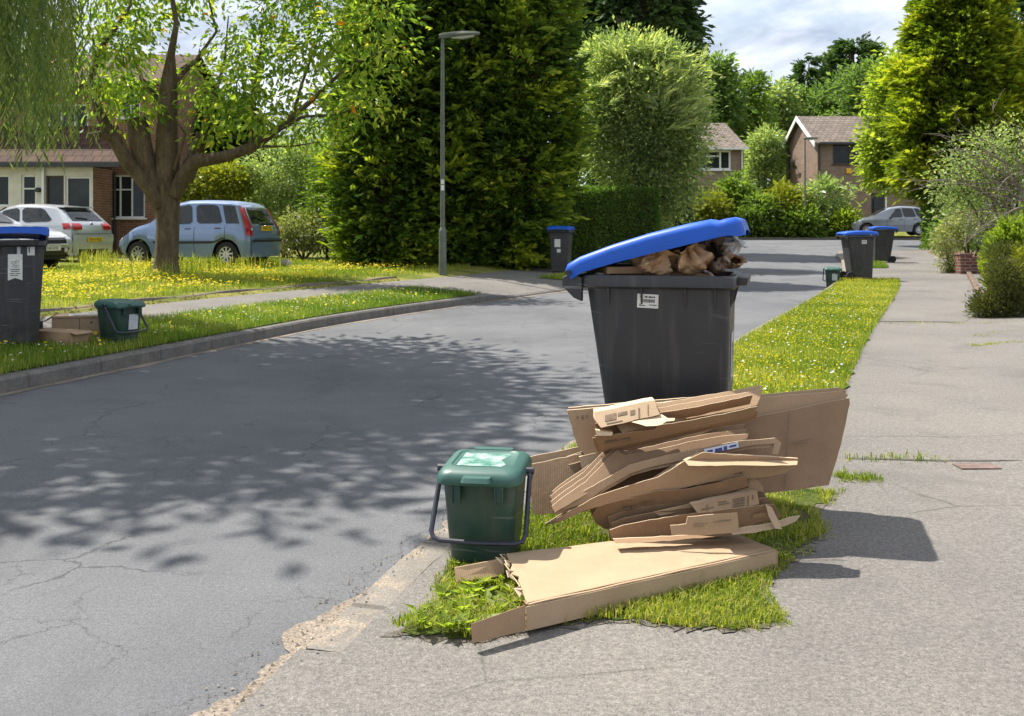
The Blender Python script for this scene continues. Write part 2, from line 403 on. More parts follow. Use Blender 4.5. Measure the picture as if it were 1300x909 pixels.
# turf under the heap of cardboard, cut to the shape it has there
HEAP = [(500,797),(556,770),(578,712),(600,690),(690,640),(770,620),(930,640),(1010,622),(1052,628),(1030,655),(1035,690),(985,722),(962,752),(985,793),(930,803),(860,799),(790,786),(700,792),(600,806)]
HEAPW = []
for u, v in HEAP:
    y = FP*(HC-.1)/(v-HV); HEAPW.append(((u-650)/FP*y, y))
def poly_sheet(name, pts, mat, dz, sub=.09, jit=.03):
    P = []
    for a, b in zip(pts, pts[1:]+pts[:1]):
        n = max(1, int(math.hypot(b[0]-a[0], b[1]-a[1])/sub))
        for k in range(n):
            t = k/n; P.append((a[0]+(b[0]-a[0])*t+random.uniform(-jit, jit), a[1]+(b[1]-a[1])*t+random.uniform(-jit, jit)))
    m = MB(); m.add([(x, y, ground(x, y)+dz) for x, y in P], [tuple(range(len(P)))])
    o = m.build(name, mat); bm = bmesh.new(); bm.from_mesh(o.data); bmesh.ops.triangulate(bm, faces=bm.faces)
    if sum(f.normal.z for f in bm.faces) < 0: bmesh.ops.reverse_faces(bm, faces=bm.faces)
    bm.to_mesh(o.data); bm.free(); return o
tag(poly_sheet('near_verge', HEAPW, M_TURFS, .0055, sub=.022, jit=.02), kind='structure')
tag(poly_sheet('bare_soil', [(.33+(a-.33)*1.035, 3.75+(b-3.75)*1.03) for a, b in HEAPW], M_SOILP, .0025, sub=.025, jit=.03), kind='structure')
# pavement seams and the metal cover set in the footway
def seam(u0, v0, u1, v1, w):
    a, b = G(u0, v0), G(u1, v1); P = []; Q = []
    for k in range(25):
        t = k/24; x, y = a.x+(b.x-a.x)*t, a.y+(b.y-a.y)*t; ww = w*(1+.5*mnoise.noise(Vector((x*5, y*5, 0))))
        y += .02*mnoise.noise(Vector((x*2, y, 7))); z = ground(x, y)+.005; P.append((x, y-ww, z)); Q.append((x, y+ww, z))
    V = P+Q; F = [(i, i+1, 26+i, 25+i) for i in range(24)]
    tag(np_mesh('pavement_seam', V, np.array(F), plain('seam_tar', (.055,.05,.04), .9, .4, 20)), kind='structure')
seam(1100,408,1290,410,.03); seam(1075,583,1299,586,.008); seam(1120,370,1220,371,.02)
tag(poly_sheet('border_soil', [(G(u, v).x, G(u, v).y) for u, v in ((1234,441),(1299,434),(1303,412),(1262,405),(1247,417))], M_SOIL, .006, sub=.05, jit=.03), kind='structure')
g = G(1240,593)
mb = MB().box((g.x, g.y, g.z+.004), (.20,.11,.008))
tag(mb.build('stopcock_cover', plain('rusty_iron', (.16,.11,.09), .8, .3, 30, bump=.4), bevel=.002), 'small rusty rectangular stopcock cover set flush in the right pavement', 'cover')
# ------------------------------------------------------------------ plants
def unit(a): return a/np.maximum(np.linalg.norm(a, axis=-1, keepdims=True), 1e-9)
def rdir(n): return unit(rng.normal(size=(n, 3)))
def leaves(name, P, D, Nn, L, Wd, tint, mat, parent=None, loc=None, mid=.45, fold=.12):
    """diamond leaves: base P, axis D, normal hint Nn, length L, width Wd"""
    D = unit(D); side = unit(np.cross(D, Nn)); up = np.cross(side, D)
    L = np.broadcast_to(np.asarray(L, float), (len(P),))[:,None]; Wd = np.broadcast_to(np.asarray(Wd, float), (len(P),))[:,None]
    c = P+D*L*mid+up*L*fold
    V = np.stack([P, c-side*Wd*.5, P+D*L, c+side*Wd*.5], 1).reshape(-1, 3)
    F = np.arange(len(V)).reshape(-1, 4)
    if loc is not None: V = V-np.asarray(loc)
    return np_mesh(name, V, F, mat, parent, tint)
def merge_np(parts):
    V = []; F = []; T = []; b = 0
    for v, f, t in parts: V.append(v); F.append(f+b); T.append(t); b += len(v)
    return np.concatenate(V), np.concatenate(F), np.concatenate(T)
def clump_points(blobs, nclump, shell=(.62, 1.0), flat=1.0):
    w = np.array([b[3]*b[4]+b[3]*b[5]+b[4]*b[5] for b in blobs], float); w /= w.sum()
    k = rng.choice(len(blobs), nclump, p=w); B = np.array([b[:6] for b in blobs], float)[k]
    d = rdir(nclump); r = shell[0]+(shell[1]-shell[0])*rng.random(nclump)**.6
    return B[:,:3]+d*B[:,3:6]*r[:,None], d
def leafy(name, blobs, nclump, per, sig, leaf, mat, parent, loc, droop=.25, shell=(.55,1.0), tvar=.25, up=.6):
    C, d = clump_points(blobs, nclump, shell); n = nclump*per
    i = np.repeat(np.arange(nclump), per); off = rng.normal(size=(n, 3))*sig*np.array([1,1,.7])
    P = C[i]+off; D = unit(unit(off)*.8+d[i]*.5+rdir(n)*.6+np.array([0,0,-droop])); Nn = unit(rdir(n)+np.array([0,0,up*2]))
    tb = rng.random(nclump)[i]*.5+.25; t = np.clip(tb+rng.normal(size=n)*tvar*.5, 0, 1)
    t = np.minimum(t, .93); t[rng.random(n) < .006] = 1.0
    s = np.clip(np.exp(rng.normal(-.08, .33, n)), .4, 1.9)
    return leaves(name, P, D, Nn, leaf[0]*s, leaf[1]*s, t, mat, parent, loc)
def sprays(C, A, n_per, slen, K, width, tilt=.5, jag=.5, tbase=None, cl=.2):
    """fans of narrow leaflets along a drooping axis; C clump centres, A clump axes"""
    m = len(C)*n_per; i = np.repeat(np.arange(len(C)), n_per)
    ax = unit(A[i]+rdir(m)*tilt); P = C[i]+rng.normal(size=(m, 3))*cl
    L = slen*(.6+.8*rng.random(m)); side = unit(np.cross(ax, unit(rdir(m)*.6+np.array([0,0,1.0]))))
    t0 = (rng.random(len(C))[i]*.6+.2 if tbase is None else tbase[i])
    parts = []
    for k in range(K):
        f = (k+.5)/K; s = 1 if k % 2 else -1
        b = P+ax*(L*f*.75)[:,None]; b[:,2] -= .12*L*f*f
        dd = unit(ax+side*s*(jag+.3*rng.random(m))[:,None]*(1.15-f)+rng.normal(size=(m,3))*.15)
        ll = L*(.55-.25*f); w = width*(.8+.5*rng.random(m))
        sd = unit(np.cross(dd, rdir(m)+np.array([0,0,.8]))); tip = b+dd*ll[:,None]; tip[:,2] -= .1*ll
        V = np.stack([b, b+dd*(ll*.5)[:,None]-sd*(w*.5)[:,None], tip, b+dd*(ll*.5)[:,None]+sd*(w*.5)[:,None]], 1).reshape(-1, 3)
        parts.append((V, np.arange(len(V)).reshape(-1, 4), np.clip(t0+rng.normal(size=m)*.12+.18*(f-.5), 0, 1)))
    return merge_np(parts)
def bark(name, a, b, sc=9):
    q = N(name); co = q.obj(); f = q.math('ADD', q.math('MULTIPLY', q.noise(q.map(co, (1,1,.22)), sc, 6, .7), .6), q.math('MULTIPLY', q.noise(q.map(co, (1,1,.3)), sc*3.5, 4, .7), .4)); g = q.noise(co, 2.2, 3)
    c = q.mix(.5, q.ramp(f, [(.36, a), (.64, b)]), q.ramp(g, [(.3, (.6,.6,.6)), (.7, (1.2,1.2,1.1))]), 'MULTIPLY')
    q.bump(f, 1.0, .08); return q.fin(c, .9, .2)
M_BARK = bark('brown_bark', (.06,.045,.03), (.19,.145,.10)); M_TWIG = bark('dead_twigs', (.05,.032,.02), (.13,.085,.055), 20)
M_GREYTWIG = bark('grey_twigs', (.16,.13,.11), (.38,.33,.28), 20)
L_CHERRY = leafmat('cherry_leaf', [(0,(.035,.07,.018)),(.4,(.085,.135,.022)),(.7,(.17,.205,.03)),(.93,(.25,.25,.045)),(.985,(.42,.15,.02))], .35, .58, k=1.95)
L_WILLOW = leafmat('willow_leaf', [(0,(.055,.09,.025)),(.5,(.11,.155,.045)),(1,(.18,.21,.065))], .42, .48, k=1.3)
L_LEYL = leafmat('cypress_spray', [(0,(.022,.046,.010)),(.35,(.062,.102,.015)),(.7,(.14,.18,.020)),(1,(.25,.27,.030))], .6, .42, k=1.75)
L_GOLD = leafmat('golden_cypress', [(0,(.05,.085,.01)),(.4,(.14,.19,.014)),(.75,(.26,.30,.022)),(1,(.38,.38,.035))], .6, .42, k=1.3)
L_DARK = leafmat('dark_conifer', [(0,(.014,.028,.010)),(.5,(.03,.055,.018)),(1,(.055,.085,.022))], .6, .35, k=2.0)
L_COTO = leafmat('grey_green_leaf', [(0,(.045,.07,.03)),(.45,(.095,.125,.055)),(.8,(.17,.19,.09)),(1,(.27,.28,.12))], .32, .46, k=2.4)
L_HEDGE = leafmat('hedge_leaf', [(0,(.016,.032,.008)),(.5,(.035,.06,.012)),(1,(.07,.10,.02))], .5, .45, k=3.5)
L_SHRUB = leafmat('shrub_leaf', [(0,(.04,.07,.015)),(.5,(.09,.14,.025)),(1,(.17,.22,.04))], .45, .45, k=1.55)
L_YELLOW = leafmat('yellow_shrub_leaf', [(0,(.11,.14,.015)),(.5,(.22,.24,.025)),(1,(.36,.34,.05))], .45, .4)
L_WOOD = leafmat('woodland_leaf', [(0,(.022,.042,.014)),(.5,(.05,.08,.025)),(1,(.10,.13,.038))], .5, .45, k=2.5)
L_LIME = leafmat('lime_leaf', [(0,(.08,.12,.02)),(.5,(.16,.20,.03)),(1,(.25,.28,.05))], .4, .55, k=1.6)
L_PALE = leafmat('variegated_leaf', [(0,(.09,.12,.04)),(.5,(.24,.26,.10)),(1,(.48,.46,.26))], .45, .3, k=1.15)
L_HEATH = leafmat('heather_leaf', [(0,(.03,.03,.012)),(.5,(.055,.06,.018)),(1,(.10,.11,.025))], .6, .3, k=1.6)
M_GRASS = leafmat('grass_blade', [(0,(.04,.08,.012)),(.4,(.09,.145,.018)),(.75,(.17,.21,.03)),(1,(.34,.29,.10))], .45, .48, k=1.35)
M_GRASSY = leafmat('dry_lawn_blade', [(0,(.07,.12,.014)),(.4,(.15,.19,.02)),(.75,(.26,.27,.04)),(1,(.40,.33,.13))], .5, .48, k=1.3)

# ---- grass
def blades(name, P, h, w, mat, lean=.45, tshift=0.0, label=None):
    n = len(P); a = rng.random(n)*2*math.pi; d = np.stack([np.cos(a), np.sin(a), 0*a], 1)
    hh = h*(.5+.9*rng.random(n)); ln = lean*rng.random(n); sd = np.stack([-d[:,1], d[:,0], 0*a], 1)*(w*(.6+.8*rng.random(n)))[:,None]*.5
    midp = P+d*(hh*ln*.35)[:,None]+np.array([0,0,1.])*(hh*.6)[:,None]; tip = P+d*(hh*ln*1.3)[:,None]+np.array([0,0,1.])*(hh*(1-.3*ln))[:,None]
    V = np.stack([P-sd, P+sd, midp+sd*.75, tip, midp-sd*.75], 1).reshape(-1, 3)
    b = np.arange(n)*5; F = np.concatenate([np.stack([b, b+1, b+2, b+4], 1), np.stack([b+4, b+2, b+3, b+3], 1)])
    t = np.clip(rng.normal(.42+tshift, .2, n)+.35*(rng.random(n) < .12)+.25*np.sin(P[:,0]*2.1+P[:,1]*1.3)*np.sin(P[:,1]*1.7), 0, 1)
    T3 = np.stack([b+4, b+2, b+3], 1); T1 = np.stack([b, b+1, b+2], 1); T2 = np.stack([b, b+2, b+4], 1)
    F = np.concatenate([T1, T2, T3]); T = np.concatenate([t, t, t])
    return tag(np_mesh(name, V, F, mat, tint=T), label, 'grass', kind='stuff')
def strip_pts(line, y0, y1, o0, o1, n, zf, bias=1.0):
    s0, s1 = line.s_of_y(y0), line.s_of_y(y1); t = s0+(s1-s0)*rng.random(n)**bias; o = o0+(o1-o0)*rng.random(n)
    x, y, nx, ny = line.at(t); px, py = x+nx*o, y+ny*o
    return np.stack([px, py, zf(o, py)+.005], 1)
def poly_pts(poly, n, z):
    Q = np.array(poly); lo, hi = Q.min(0), Q.max(0); out = []
    while sum(len(q) for q in out) < n:
        p = lo+(hi-lo)*rng.random((n, 2)); ins = np.zeros(n, bool); j = len(Q)-1
        for i in range(len(Q)):
            c = (Q[i,1] > p[:,1]) != (Q[j,1] > p[:,1])
            xi = (Q[j,0]-Q[i,0])*(p[:,1]-Q[i,1])/(Q[j,1]-Q[i,1]+1e-12)+Q[i,0]
            ins ^= c & (p[:,0] < xi); j = i
        out.append(p[ins])
    p = np.concatenate(out)[:n]
    zz = np.array([ground(a, b) for a, b in p]) if z is None else np.full(n, z)
    return np.concatenate([p, zz[:,None]], 1)
def patchy(P, s, th, seed=0):
    k = np.array([mnoise.noise(Vector((p[0]*s, p[1]*s, seed)))+.5*mnoise.noise(Vector((p[0]*s*3, p[1]*s*3, seed+5))) for p in P]); return P[k > th]
blades('grass', strip_pts(LL, 6.5, 18.1, .10, 1.5, 42000, zL, 1.25), .075, .006, M_GRASS, label='mown green grass along the left verge between kerb and path')
blades('grass', strip_pts(LL, 22, 27, .14, 1.2, 5000, zL), .08, .012, M_GRASSY, label='short grass patch beside the driveway crossing by the lamp post')
blades('grass', strip_pts(RL, 5.4, 23.4, .10, 1.36, 60000, zR, 1.3), .065, .006, M_GRASSY, label='yellow-green grass strip between road and right pavement')
blades('grass', strip_pts(RL, 28.5, 32.5, .14, 1.22, 4000, zR), .07, .012, M_GRASS, label='small green grass patch by the far pair of wheelie bins')
hp = poly_pts([(a+(.03 if a > .5 else -.02), b-.012) for a, b in HEAPW], 26000, .108)
hq = poly_pts([(.33+(a-.33)*1.09, 3.75+(b-3.75)*1.06) for a, b in HEAPW], 11000, .104); blades('grass', patchy(hq, 5, .02, 4), .026, .004, M_GRASSY, .9, label='thin grass creeping from the cardboard heap onto the tarmac')
blades('grass', patchy(hp, 3.5, -.24, 1), .033, .0040, M_GRASSY, .9, label='rough green grass growing round the heap of cardboard')
def broadleaf(name, P, n_leaf, size, mat, label):
    m = len(P)*n_leaf; i = np.repeat(np.arange(len(P)), n_leaf); a = rng.random(m)*2*math.pi
    D = np.stack([np.cos(a), np.sin(a), .25+.7*rng.random(m)], 1); s = size*(.6+.7*rng.random(m))
    o = leaves(name, P[i], D, np.tile([0,0,1.], (m,1)), s, s*.42, np.clip(rng.normal(.5,.2,m),0,1), mat)
    return tag(o, label, 'weeds', kind='stuff')
wp = poly_pts([HEAPW[0], HEAPW[1], HEAPW[2], (HEAPW[3][0]+.1, HEAPW[3][1]), (.05,3.3), HEAPW[-1]], 60, .11)
broadleaf('weeds', wp, 6, .055, L_LIME, 'broad leaved weeds in the near corner of the grass by the kerb')
def lawn_pts(n, d0, d1, y0, y1, x0, x1):
    out = []; tot = 0
    while tot < n:
        P = np.stack([x0+(x1-x0)*rng.random(n), y0+(y1-y0)*rng.random(n)], 1); l = sdist(P, LK); k = (l > d0) & (l < d1); P = P[k]; l = l[k]
        z = hb(P[:,1])+PL(l)+.03*np.sin(P[:,0]*1.3)*np.sin(P[:,1]*.9+1); out.append(np.concatenate([P, z[:,None]], 1)); tot += len(P)
    return np.concatenate(out)[:n]
lp = lawn_pts(62000, 3.18, 11, 11.5, 27, -15, -1)
blades('grass', lp, .085, .009, M_GRASSY, label='dry yellowing lawn in front of the parked cars')
def flowers(name, P, h, r, col, label, stem=True):
    n = len(P); c = P+np.array([0,0,1.])*(h*(.6+.7*rng.random(n)))[:,None]; a0 = rng.random(n)*6.28; V = []; 
    tilt = rng.normal(size=(n,3))*.35+np.array([0,-.25,1.]); Z = unit(tilt); X = unit(np.cross(Z, rdir(n))); Y = np.cross(Z, X); rr = r*(.7+.6*rng.random(n))
    for k in range(6):
        a = k*math.pi/3; V.append(c+(X*math.cos(a)+Y*math.sin(a))*rr[:,None]+Z*rr[:,None]*.2)
    V = np.stack([c-Z*.003]+V, 1).reshape(-1, 3); b = np.arange(n)*7
    F = np.concatenate([np.stack([b, b+1+k, b+1+(k+1) % 6], 1) for k in range(6)])
    return tag(np_mesh(name, V, F, col), label, 'flowers', kind='stuff')
M_YEL = leafmat('yellow_petal', [(0,(.78,.62,.015)),(1,(.80,.70,.03))], .6, .35, 1.0); M_WHT = leafmat('white_petal', [(0,(.75,.74,.7)),(1,(.8,.8,.76))], .5, .3, 1.0)
fl = lawn_pts(30000, 3.3, 10, 11.5, 25, -14.5, -2); fl = patchy(fl, .55, -.05, 3)[:5200]
flowers('yellow_flowers', fl, .11, .018, M_YEL, 'yellow flowers scattered across the lawn around the street tree')
flowers('yellow_flowers', patchy(strip_pts(RL, 5.8, 23.3, .2, 1.32, 12500, zR, 1.1), 1.3, -.30, 8)[:3400], .07, .0068, M_YEL, 'yellow flowers thick in the right grass strip')
flowers('yellow_flowers', strip_pts(LL, 7, 18, .2, 1.4, 110, zL, 1.2), .09, .018, M_YEL, 'few yellow flowers dotted in the left verge')
flowers('daisies', strip_pts(LL, 7, 18, .2, 1.4, 330, zL, 1.2), .07, .010, M_WHT, 'small white daisies dotted in the left verge')
flowers('daisies', strip_pts(RL, 5.8, 20, .2, 1.3, 300, zR, 1.2), .06, .010, M_WHT, 'small white daisies dotted in the right grass strip')
# tufts along seams and edges of the right pavement
tu = []
for (u0,v0,u1,v1,n) in ((1072,583,1195,582,200),(1056,606,1112,608,420),(1235,440,1299,436,600),(1090,410,1290,412,260),(1240,428,1299,420,300),(1250,412,1290,408,160),(1128,366,1140,362,150)):
    a, b = G(u0, v0), G(u1, v1); t = rng.random(n)
    x = a.x+(b.x-a.x)*t+rng.normal(size=n)*.04; y = a.y+(b.y-a.y)*t+rng.normal(size=n)*.05; tu.append(np.stack([x, y, np.array([ground(p, q) for p, q in zip(x, y)])], 1))
blades('grass', patchy(np.concatenate(tu), 6, -.1, 2), .03, .005, M_GRASSY, .9, label='tufts of grass in the seams and edges of the right pavement')
lt = strip_pts(LL, 9, 19.5, 2.75, 3.1, 900, zL)
m_ = len(lt); tag(leaves('leaf_litter', lt+np.array([0,0,.012]), rdir(m_)*np.array([1,1,.3]), np.tile([0,0,1.],(m_,1))+rdir(m_)*.4, .05, .03, rng.random(m_), leafmat('dead_leaf', [(0,(.10,.05,.025)),(1,(.26,.15,.08))], .8, .1)), 'brown fallen leaves along the lawn edging of the left path', 'leaves', kind='stuff')
# gravel crumbs by the near kerb
cr = strip_pts(RL, 2.6, 5.2, -.22, .05, 500, lambda d, y: hb(y)+np.where(d > 0, .1, 0)); m_ = len(cr)
Vg = []; base = np.array([(1,0,0),(-.5,.87,0),(-.5,-.87,0),(0,0,.9)])
s_ = .003+.006*rng.random(m_)**2; Vg = (cr[:,None,:]+base[None]*s_[:,None,None]*(.7+.6*rng.random((m_,4,1)))).reshape(-1,3); b_ = np.arange(m_)*4
tag(np_mesh('gravel', Vg, np.concatenate([np.stack([b_,b_+1,b_+3],1),np.stack([b_+1,b_+2,b_+3],1),np.stack([b_+2,b_,b_+3],1)]), plain('grit', (.42,.36,.29), .9, .4, 40)), 'loose pale grit along the near kerb', 'gravel', kind='stuff')
# ------------------------------------------------------------------ trees and shrubs, each a thing of its own
def px(b, y0):
    """blobs given as (u, v, ru, rv[, dy]) in the photo at distance y0 -> world ellipsoids of real depth"""
    out = []
    for q in b:
        y = y0+(q[4] if len(q) > 4 else 0); c = W(q[0], q[1], y); rx = q[2]/FP*y; rz = q[3]/FP*y
        out.append((c.x, c.y, c.z, rx, max(rx, .6*rz)*(q[5] if len(q) > 5 else .9), rz))
    return out
def plant(name, base, label, cat, group=None):
    return tag(empty(name, base), label, cat, group)
def limbs(name, parent, base, chains, mat, n=9):
    m = MB()
    for pts, r in chains: m.tube(pts, r, n)
    return _limbs(m, name, mat, parent, base)
def _limbs(m, name, mat, parent, base):
    m.v = [q-Vector(base) for q in m.v]
    return m.build(name, mat, parent, smooth=True)
def shrub(name, label, cat, blobs, y, base_uv, mat, ncl, per, leaf, sig=.12, group=None, droop=.1, trunk_r=.04, lift=0.0, **kw):
    B = px(blobs, y); bx = (base_uv-650)/FP*y; base = Vector((bx, y, ground(bx, y)-.02))
    t = plant(name, base, label, cat, group)
    ch = []
    for c in B[:6]:
        e = Vector(c[:3]); mid = (base+Vector((0,0,lift)) if lift else base.lerp(e, .5))+Vector((random.uniform(-.1,.1), random.uniform(-.1,.1), .05)); ch.append(([base, mid, e+Vector((0,0,c[5]*.5))], [trunk_r, trunk_r*.7, trunk_r*.25]))
    limbs('trunk' if cat == 'tree' else 'stem', t, base, ch, M_BARK, 6)
    leafy('crown' if cat == 'tree' else 'foliage', B, ncl, per, sig, leaf, mat, t, base, droop, **kw)
    return t
def conifer(name, label, u, y, prof, mat, ncl, n_per, slen, width, K=7, up=.55, group=None, bump=.22, tilt=.55, sx=1.0, corefrac=.72, cl=.2, zmin=0):
    x = (u-650)/FP*y; base = Vector((x, y, ground(x, y)-.03)); t = plant(name, base, label, 'tree', group)
    z = np.array([p[0] for p in prof]); r = np.array([p[1] for p in prof])
    zz = np.linspace(z[0], z[-1], 400); w = np.interp(zz, z, r)+.15; w /= w.sum()
    cz = rng.choice(zz, ncl, p=w)+rng.normal(size=ncl)*.05; an = rng.random(ncl)*2*math.pi
    nz = np.array([mnoise.noise(Vector((math.cos(a)*1.3, math.sin(a)*1.3, h*.75+u)))+.6*mnoise.noise(Vector((math.cos(a)*3.1, math.sin(a)*3.1, h*1.9))) for a, h in zip(an, cz)])
    cr = np.interp(cz, z, r)*(.80+.18*rng.random(ncl)**.5+bump*nz)
    C = np.stack([np.cos(an)*cr*sx, np.sin(an)*cr, cz], 1); A = unit(np.stack([np.cos(an), np.sin(an), np.full(ncl, up)], 1)+rng.normal(size=(ncl,3))*.2)
    tb = np.clip(.35+.55*nz+rng.normal(size=ncl)*.2, .03, .97)
    V, F, T = sprays(C, A, n_per, slen, K, width, tilt, tbase=tb, cl=cl)
    np_mesh('crown', V, F, mat, t, T)
    m = MB(); H = z[-1]
    m.tube([(0,0,0), (.03,0,H*.5), (0,0,H*.97)], [max(.1, r.max()*.09), max(.07, r.max()*.05), .02], 9)
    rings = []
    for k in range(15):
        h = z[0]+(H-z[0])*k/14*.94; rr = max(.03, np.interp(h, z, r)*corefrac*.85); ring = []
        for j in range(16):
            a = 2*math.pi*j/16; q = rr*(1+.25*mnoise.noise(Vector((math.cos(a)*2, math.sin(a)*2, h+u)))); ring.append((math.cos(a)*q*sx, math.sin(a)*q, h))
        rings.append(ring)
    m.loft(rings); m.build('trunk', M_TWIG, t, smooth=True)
    return t
# --- street tree with lopped limbs on the lawn
TY = 20.7
def street_tree():
    base = Vector((-7.0, TY, ground(-7.0, TY)-.03)); t = plant('street_tree', base, 'lopped street tree with thick brown trunk and sparse light green leaves on the lawn', 'tree')
    w = lambda u, v, d=0: W(u, v, TY+d)
    ch = [([w(211,357), w(211,346), w(211,330), w(213,290), w(213,250), w(212,215), w(212,175), w(213,130), w(215,100), w(217,70), w(224,30), w(216,-20), w(220,-80)], [.34,.27,.235,.225,.24,.25,.21,.19,.155,.08,.055,.04,.02]),
          ([w(205,248), w(190,225,-.05), w(180,190,-.1), w(175,158,-.1), w(174,150,-.1)], [.19,.22,.225,.21,.19]),
          ([w(203,262,-.1), w(190,238,-.2), w(160,203,-.3), w(142,172,-.5), w(124,140,-.6), w(116,100,-.7), w(126,62,-.7), w(148,35,-.6), w(165,8,-.5), w(170,-40,-.4)], [.15,.155,.14,.12,.09,.065,.05,.04,.03,.015]),
          ([w(144,176,-.5), w(128,170,-.7), w(112,172,-.9)], [.09,.07,.05]),
          ([w(222,248,-.1), w(233,224,-.2), w(247,205,-.3), w(285,199,-.5), w(320,187,-.7), w(345,170,-.8), w(372,148,-.9), w(395,128,-1), w(430,95,-1.1), w(470,70,-1.2), w(500,62,-1.2)], [.14,.16,.145,.115,.10,.08,.065,.05,.035,.02,.01]),
          ([w(235,228,.1), w(248,195,.2), w(257,175,.2), w(258,168,.2)], [.17,.16,.15,.13]),
          ([w(257,172,.2), w(270,130,.6), w(285,80,.9), w(290,20,1)], [.06,.045,.03,.012]),
          ([w(318,188,-.7), w(322,150,-.5), w(323,110,-.3), w(330,70,-.1), w(335,10,0)], [.055,.045,.035,.025,.01]),
          ([w(345,170,-.8), w(385,148,-1.2), w(425,146,-1.5), w(465,135,-1.7)], [.045,.03,.02,.01]),
          ([w(325,186,-.7), w(370,186,-1), w(405,180,-1.3)], [.03,.018,.008]),
          ([w(372,148,-.9), w(382,110,-.6), w(400,60,-.5), w(420,10,-.4)], [.04,.03,.02,.008]),
          ([w(222,215,-.2), w(235,170,-.4), w(222,150,-.5)], [.04,.03,.015]),
          ([w(215,110), w(250,75,.5), w(275,40,.8), w(260,-20,1)], [.06,.04,.03,.01]),
          ([w(212,140), w(180,100,.4), w(165,60,.8), w(180,0,1)], [.06,.045,.03,.01])]
    limbs('trunk', t, base, ch, M_BARK, 10)
    B = [(150,45,45,30,-.5),(128,105,32,30,-.7),(165,95,42,28,.3),(190,25,38,24,.6),(235,-10,32,22,1),(185,135,24,18,-.3),(150,140,22,18,-.5),(248,100,32,26,.5),(268,135,30,22,0),(300,55,32,28,.8),(300,112,36,26,-.4),(338,70,40,32,-.2),(368,115,42,30,-.8),(400,65,40,30,-.6),(425,122,34,24,-1.3),(440,45,42,30,-.8),(462,92,34,28,-1.2),(496,66,22,18,-1.3),(480,20,34,26,-.8),(350,15,38,28,0),(290,152,24,16,-.3),(332,150,28,18,-.8),(380,160,22,12,-1),(432,152,22,12,-1.5),(470,130,20,14,-1.7),(400,0,45,28,-.4),(120,60,26,30,-.8),(140,-30,50,40,0),(220,-60,60,40,.5),(320,-50,60,40,.3),(420,-50,60,40,0),(500,140,12,8,-1.7),(272,175,16,10,0)]
    leafy('crown', px(B, TY), 580, 22, .24, (.145,.064), L_CHERRY, t, base, .55, shell=(.25,1.0), tvar=.35, up=.4)
street_tree()
# --- weeping willow, trunk beyond the left edge
def willow():
    bx, by = -8.0, 11.6; base = Vector((bx, by, ground(bx, by)-.03)); t = plant('willow_tree', base, 'weeping willow whose hanging fronds fill the top left corner', 'tree')
    ch = [([base, base+Vector((.1,-.1,1.5)), base+Vector((.2,-.2,3.2)), base+Vector((.3,-.4,5.5)), base+Vector((.6,-.6,8))], [.36,.27,.25,.17,.06])]
    for k in range(9):
        a = k*.7+.3; d = Vector((math.cos(a), math.sin(a), 0)); s = base+Vector((.2,-.2,2.6+.35*k)); ch.append(([s, s+d*1.0+Vector((0,0,1.2)), s+d*2.1+Vector((0,0,1.9)), s+d*3.0+Vector((0,0,1.5))], [.12,.09,.05,.02]))
    limbs('trunk', t, base, ch, M_BARK, 9)
    P = []; D = []; T = []
    bun = [(random.uniform(0,6.283), 3.5*math.sqrt(random.uniform(.02,1))) for _ in range(150)]
    for k in range(1900):
        a, rr = random.choice(bun); s = Vector((bx+.9+rr*math.cos(a)+random.gauss(0,.13), by-.5+rr*math.sin(a)*.95+random.gauss(0,.13), 0)); ul = 650+s.x/s.y*1300
        top = 9.3-1.6*(rr/3.5)**2+random.uniform(-.7,.5)
        if ul > 92+random.uniform(-8,20): bot = max(4.3, top-random.uniform(1.2, 4.0))
        else:
            vb = 125+75*mnoise.noise(Vector((ul*.03, s.y*.3, 3)))+random.uniform(-45,50)+(25 if ul > 20 else 0); bot = max(1.9, HC-(vb-HV)/1300*s.y, top-random.uniform(5, 8.5))
        q = Vector((s.x, s.y, top)); sway = Vector((random.uniform(-.1,.1), random.uniform(-.1,.1), 0)); tb = min(1, max(0, .5+.42*math.sin(a*37+rr*23)+random.uniform(-.12,.12)))
        L = top-bot; n = int(L*(17 if ul > -60 and bot < 3.8 else 4))
        for j in range(n):
            f = j/max(1, n); p = Vector((q.x, q.y, top-L*f))+sway*f*L*.5+Vector((math.sin(f*5+a), math.cos(f*4+a), 0))*.04
            P.append(p); an = random.uniform(0, 6.283); D.append((math.cos(an)*.45, math.sin(an)*.45, -.9)); T.append(min(1, max(0, tb+random.uniform(-.2,.2))))
    P = np.array(P); n = len(P)
    leaves('crown', P, np.array(D), rdir(n), .13*(.7+.6*rng.random(n)), .020, np.array(T), L_WILLOW, t, base, fold=.02)
    up = [(-7.2,11.0,8.2,3.0,3.0,1.7),(-5.6,11.4,7.4,2.0,2.4,1.5),(-6.4,9.2,7.6,2.4,2.0,1.5),(-8.7,10.8,7.4,2.2,2.4,1.8),(-4.9,10.0,7.0,1.6,1.9,1.1),(-5.0,12.8,6.6,1.6,1.6,1.0)]
    leafy('crown', up, 900, 26, .34, (.24,.08), L_WILLOW, t, base, .8, shell=(.3,1.0))
willow()
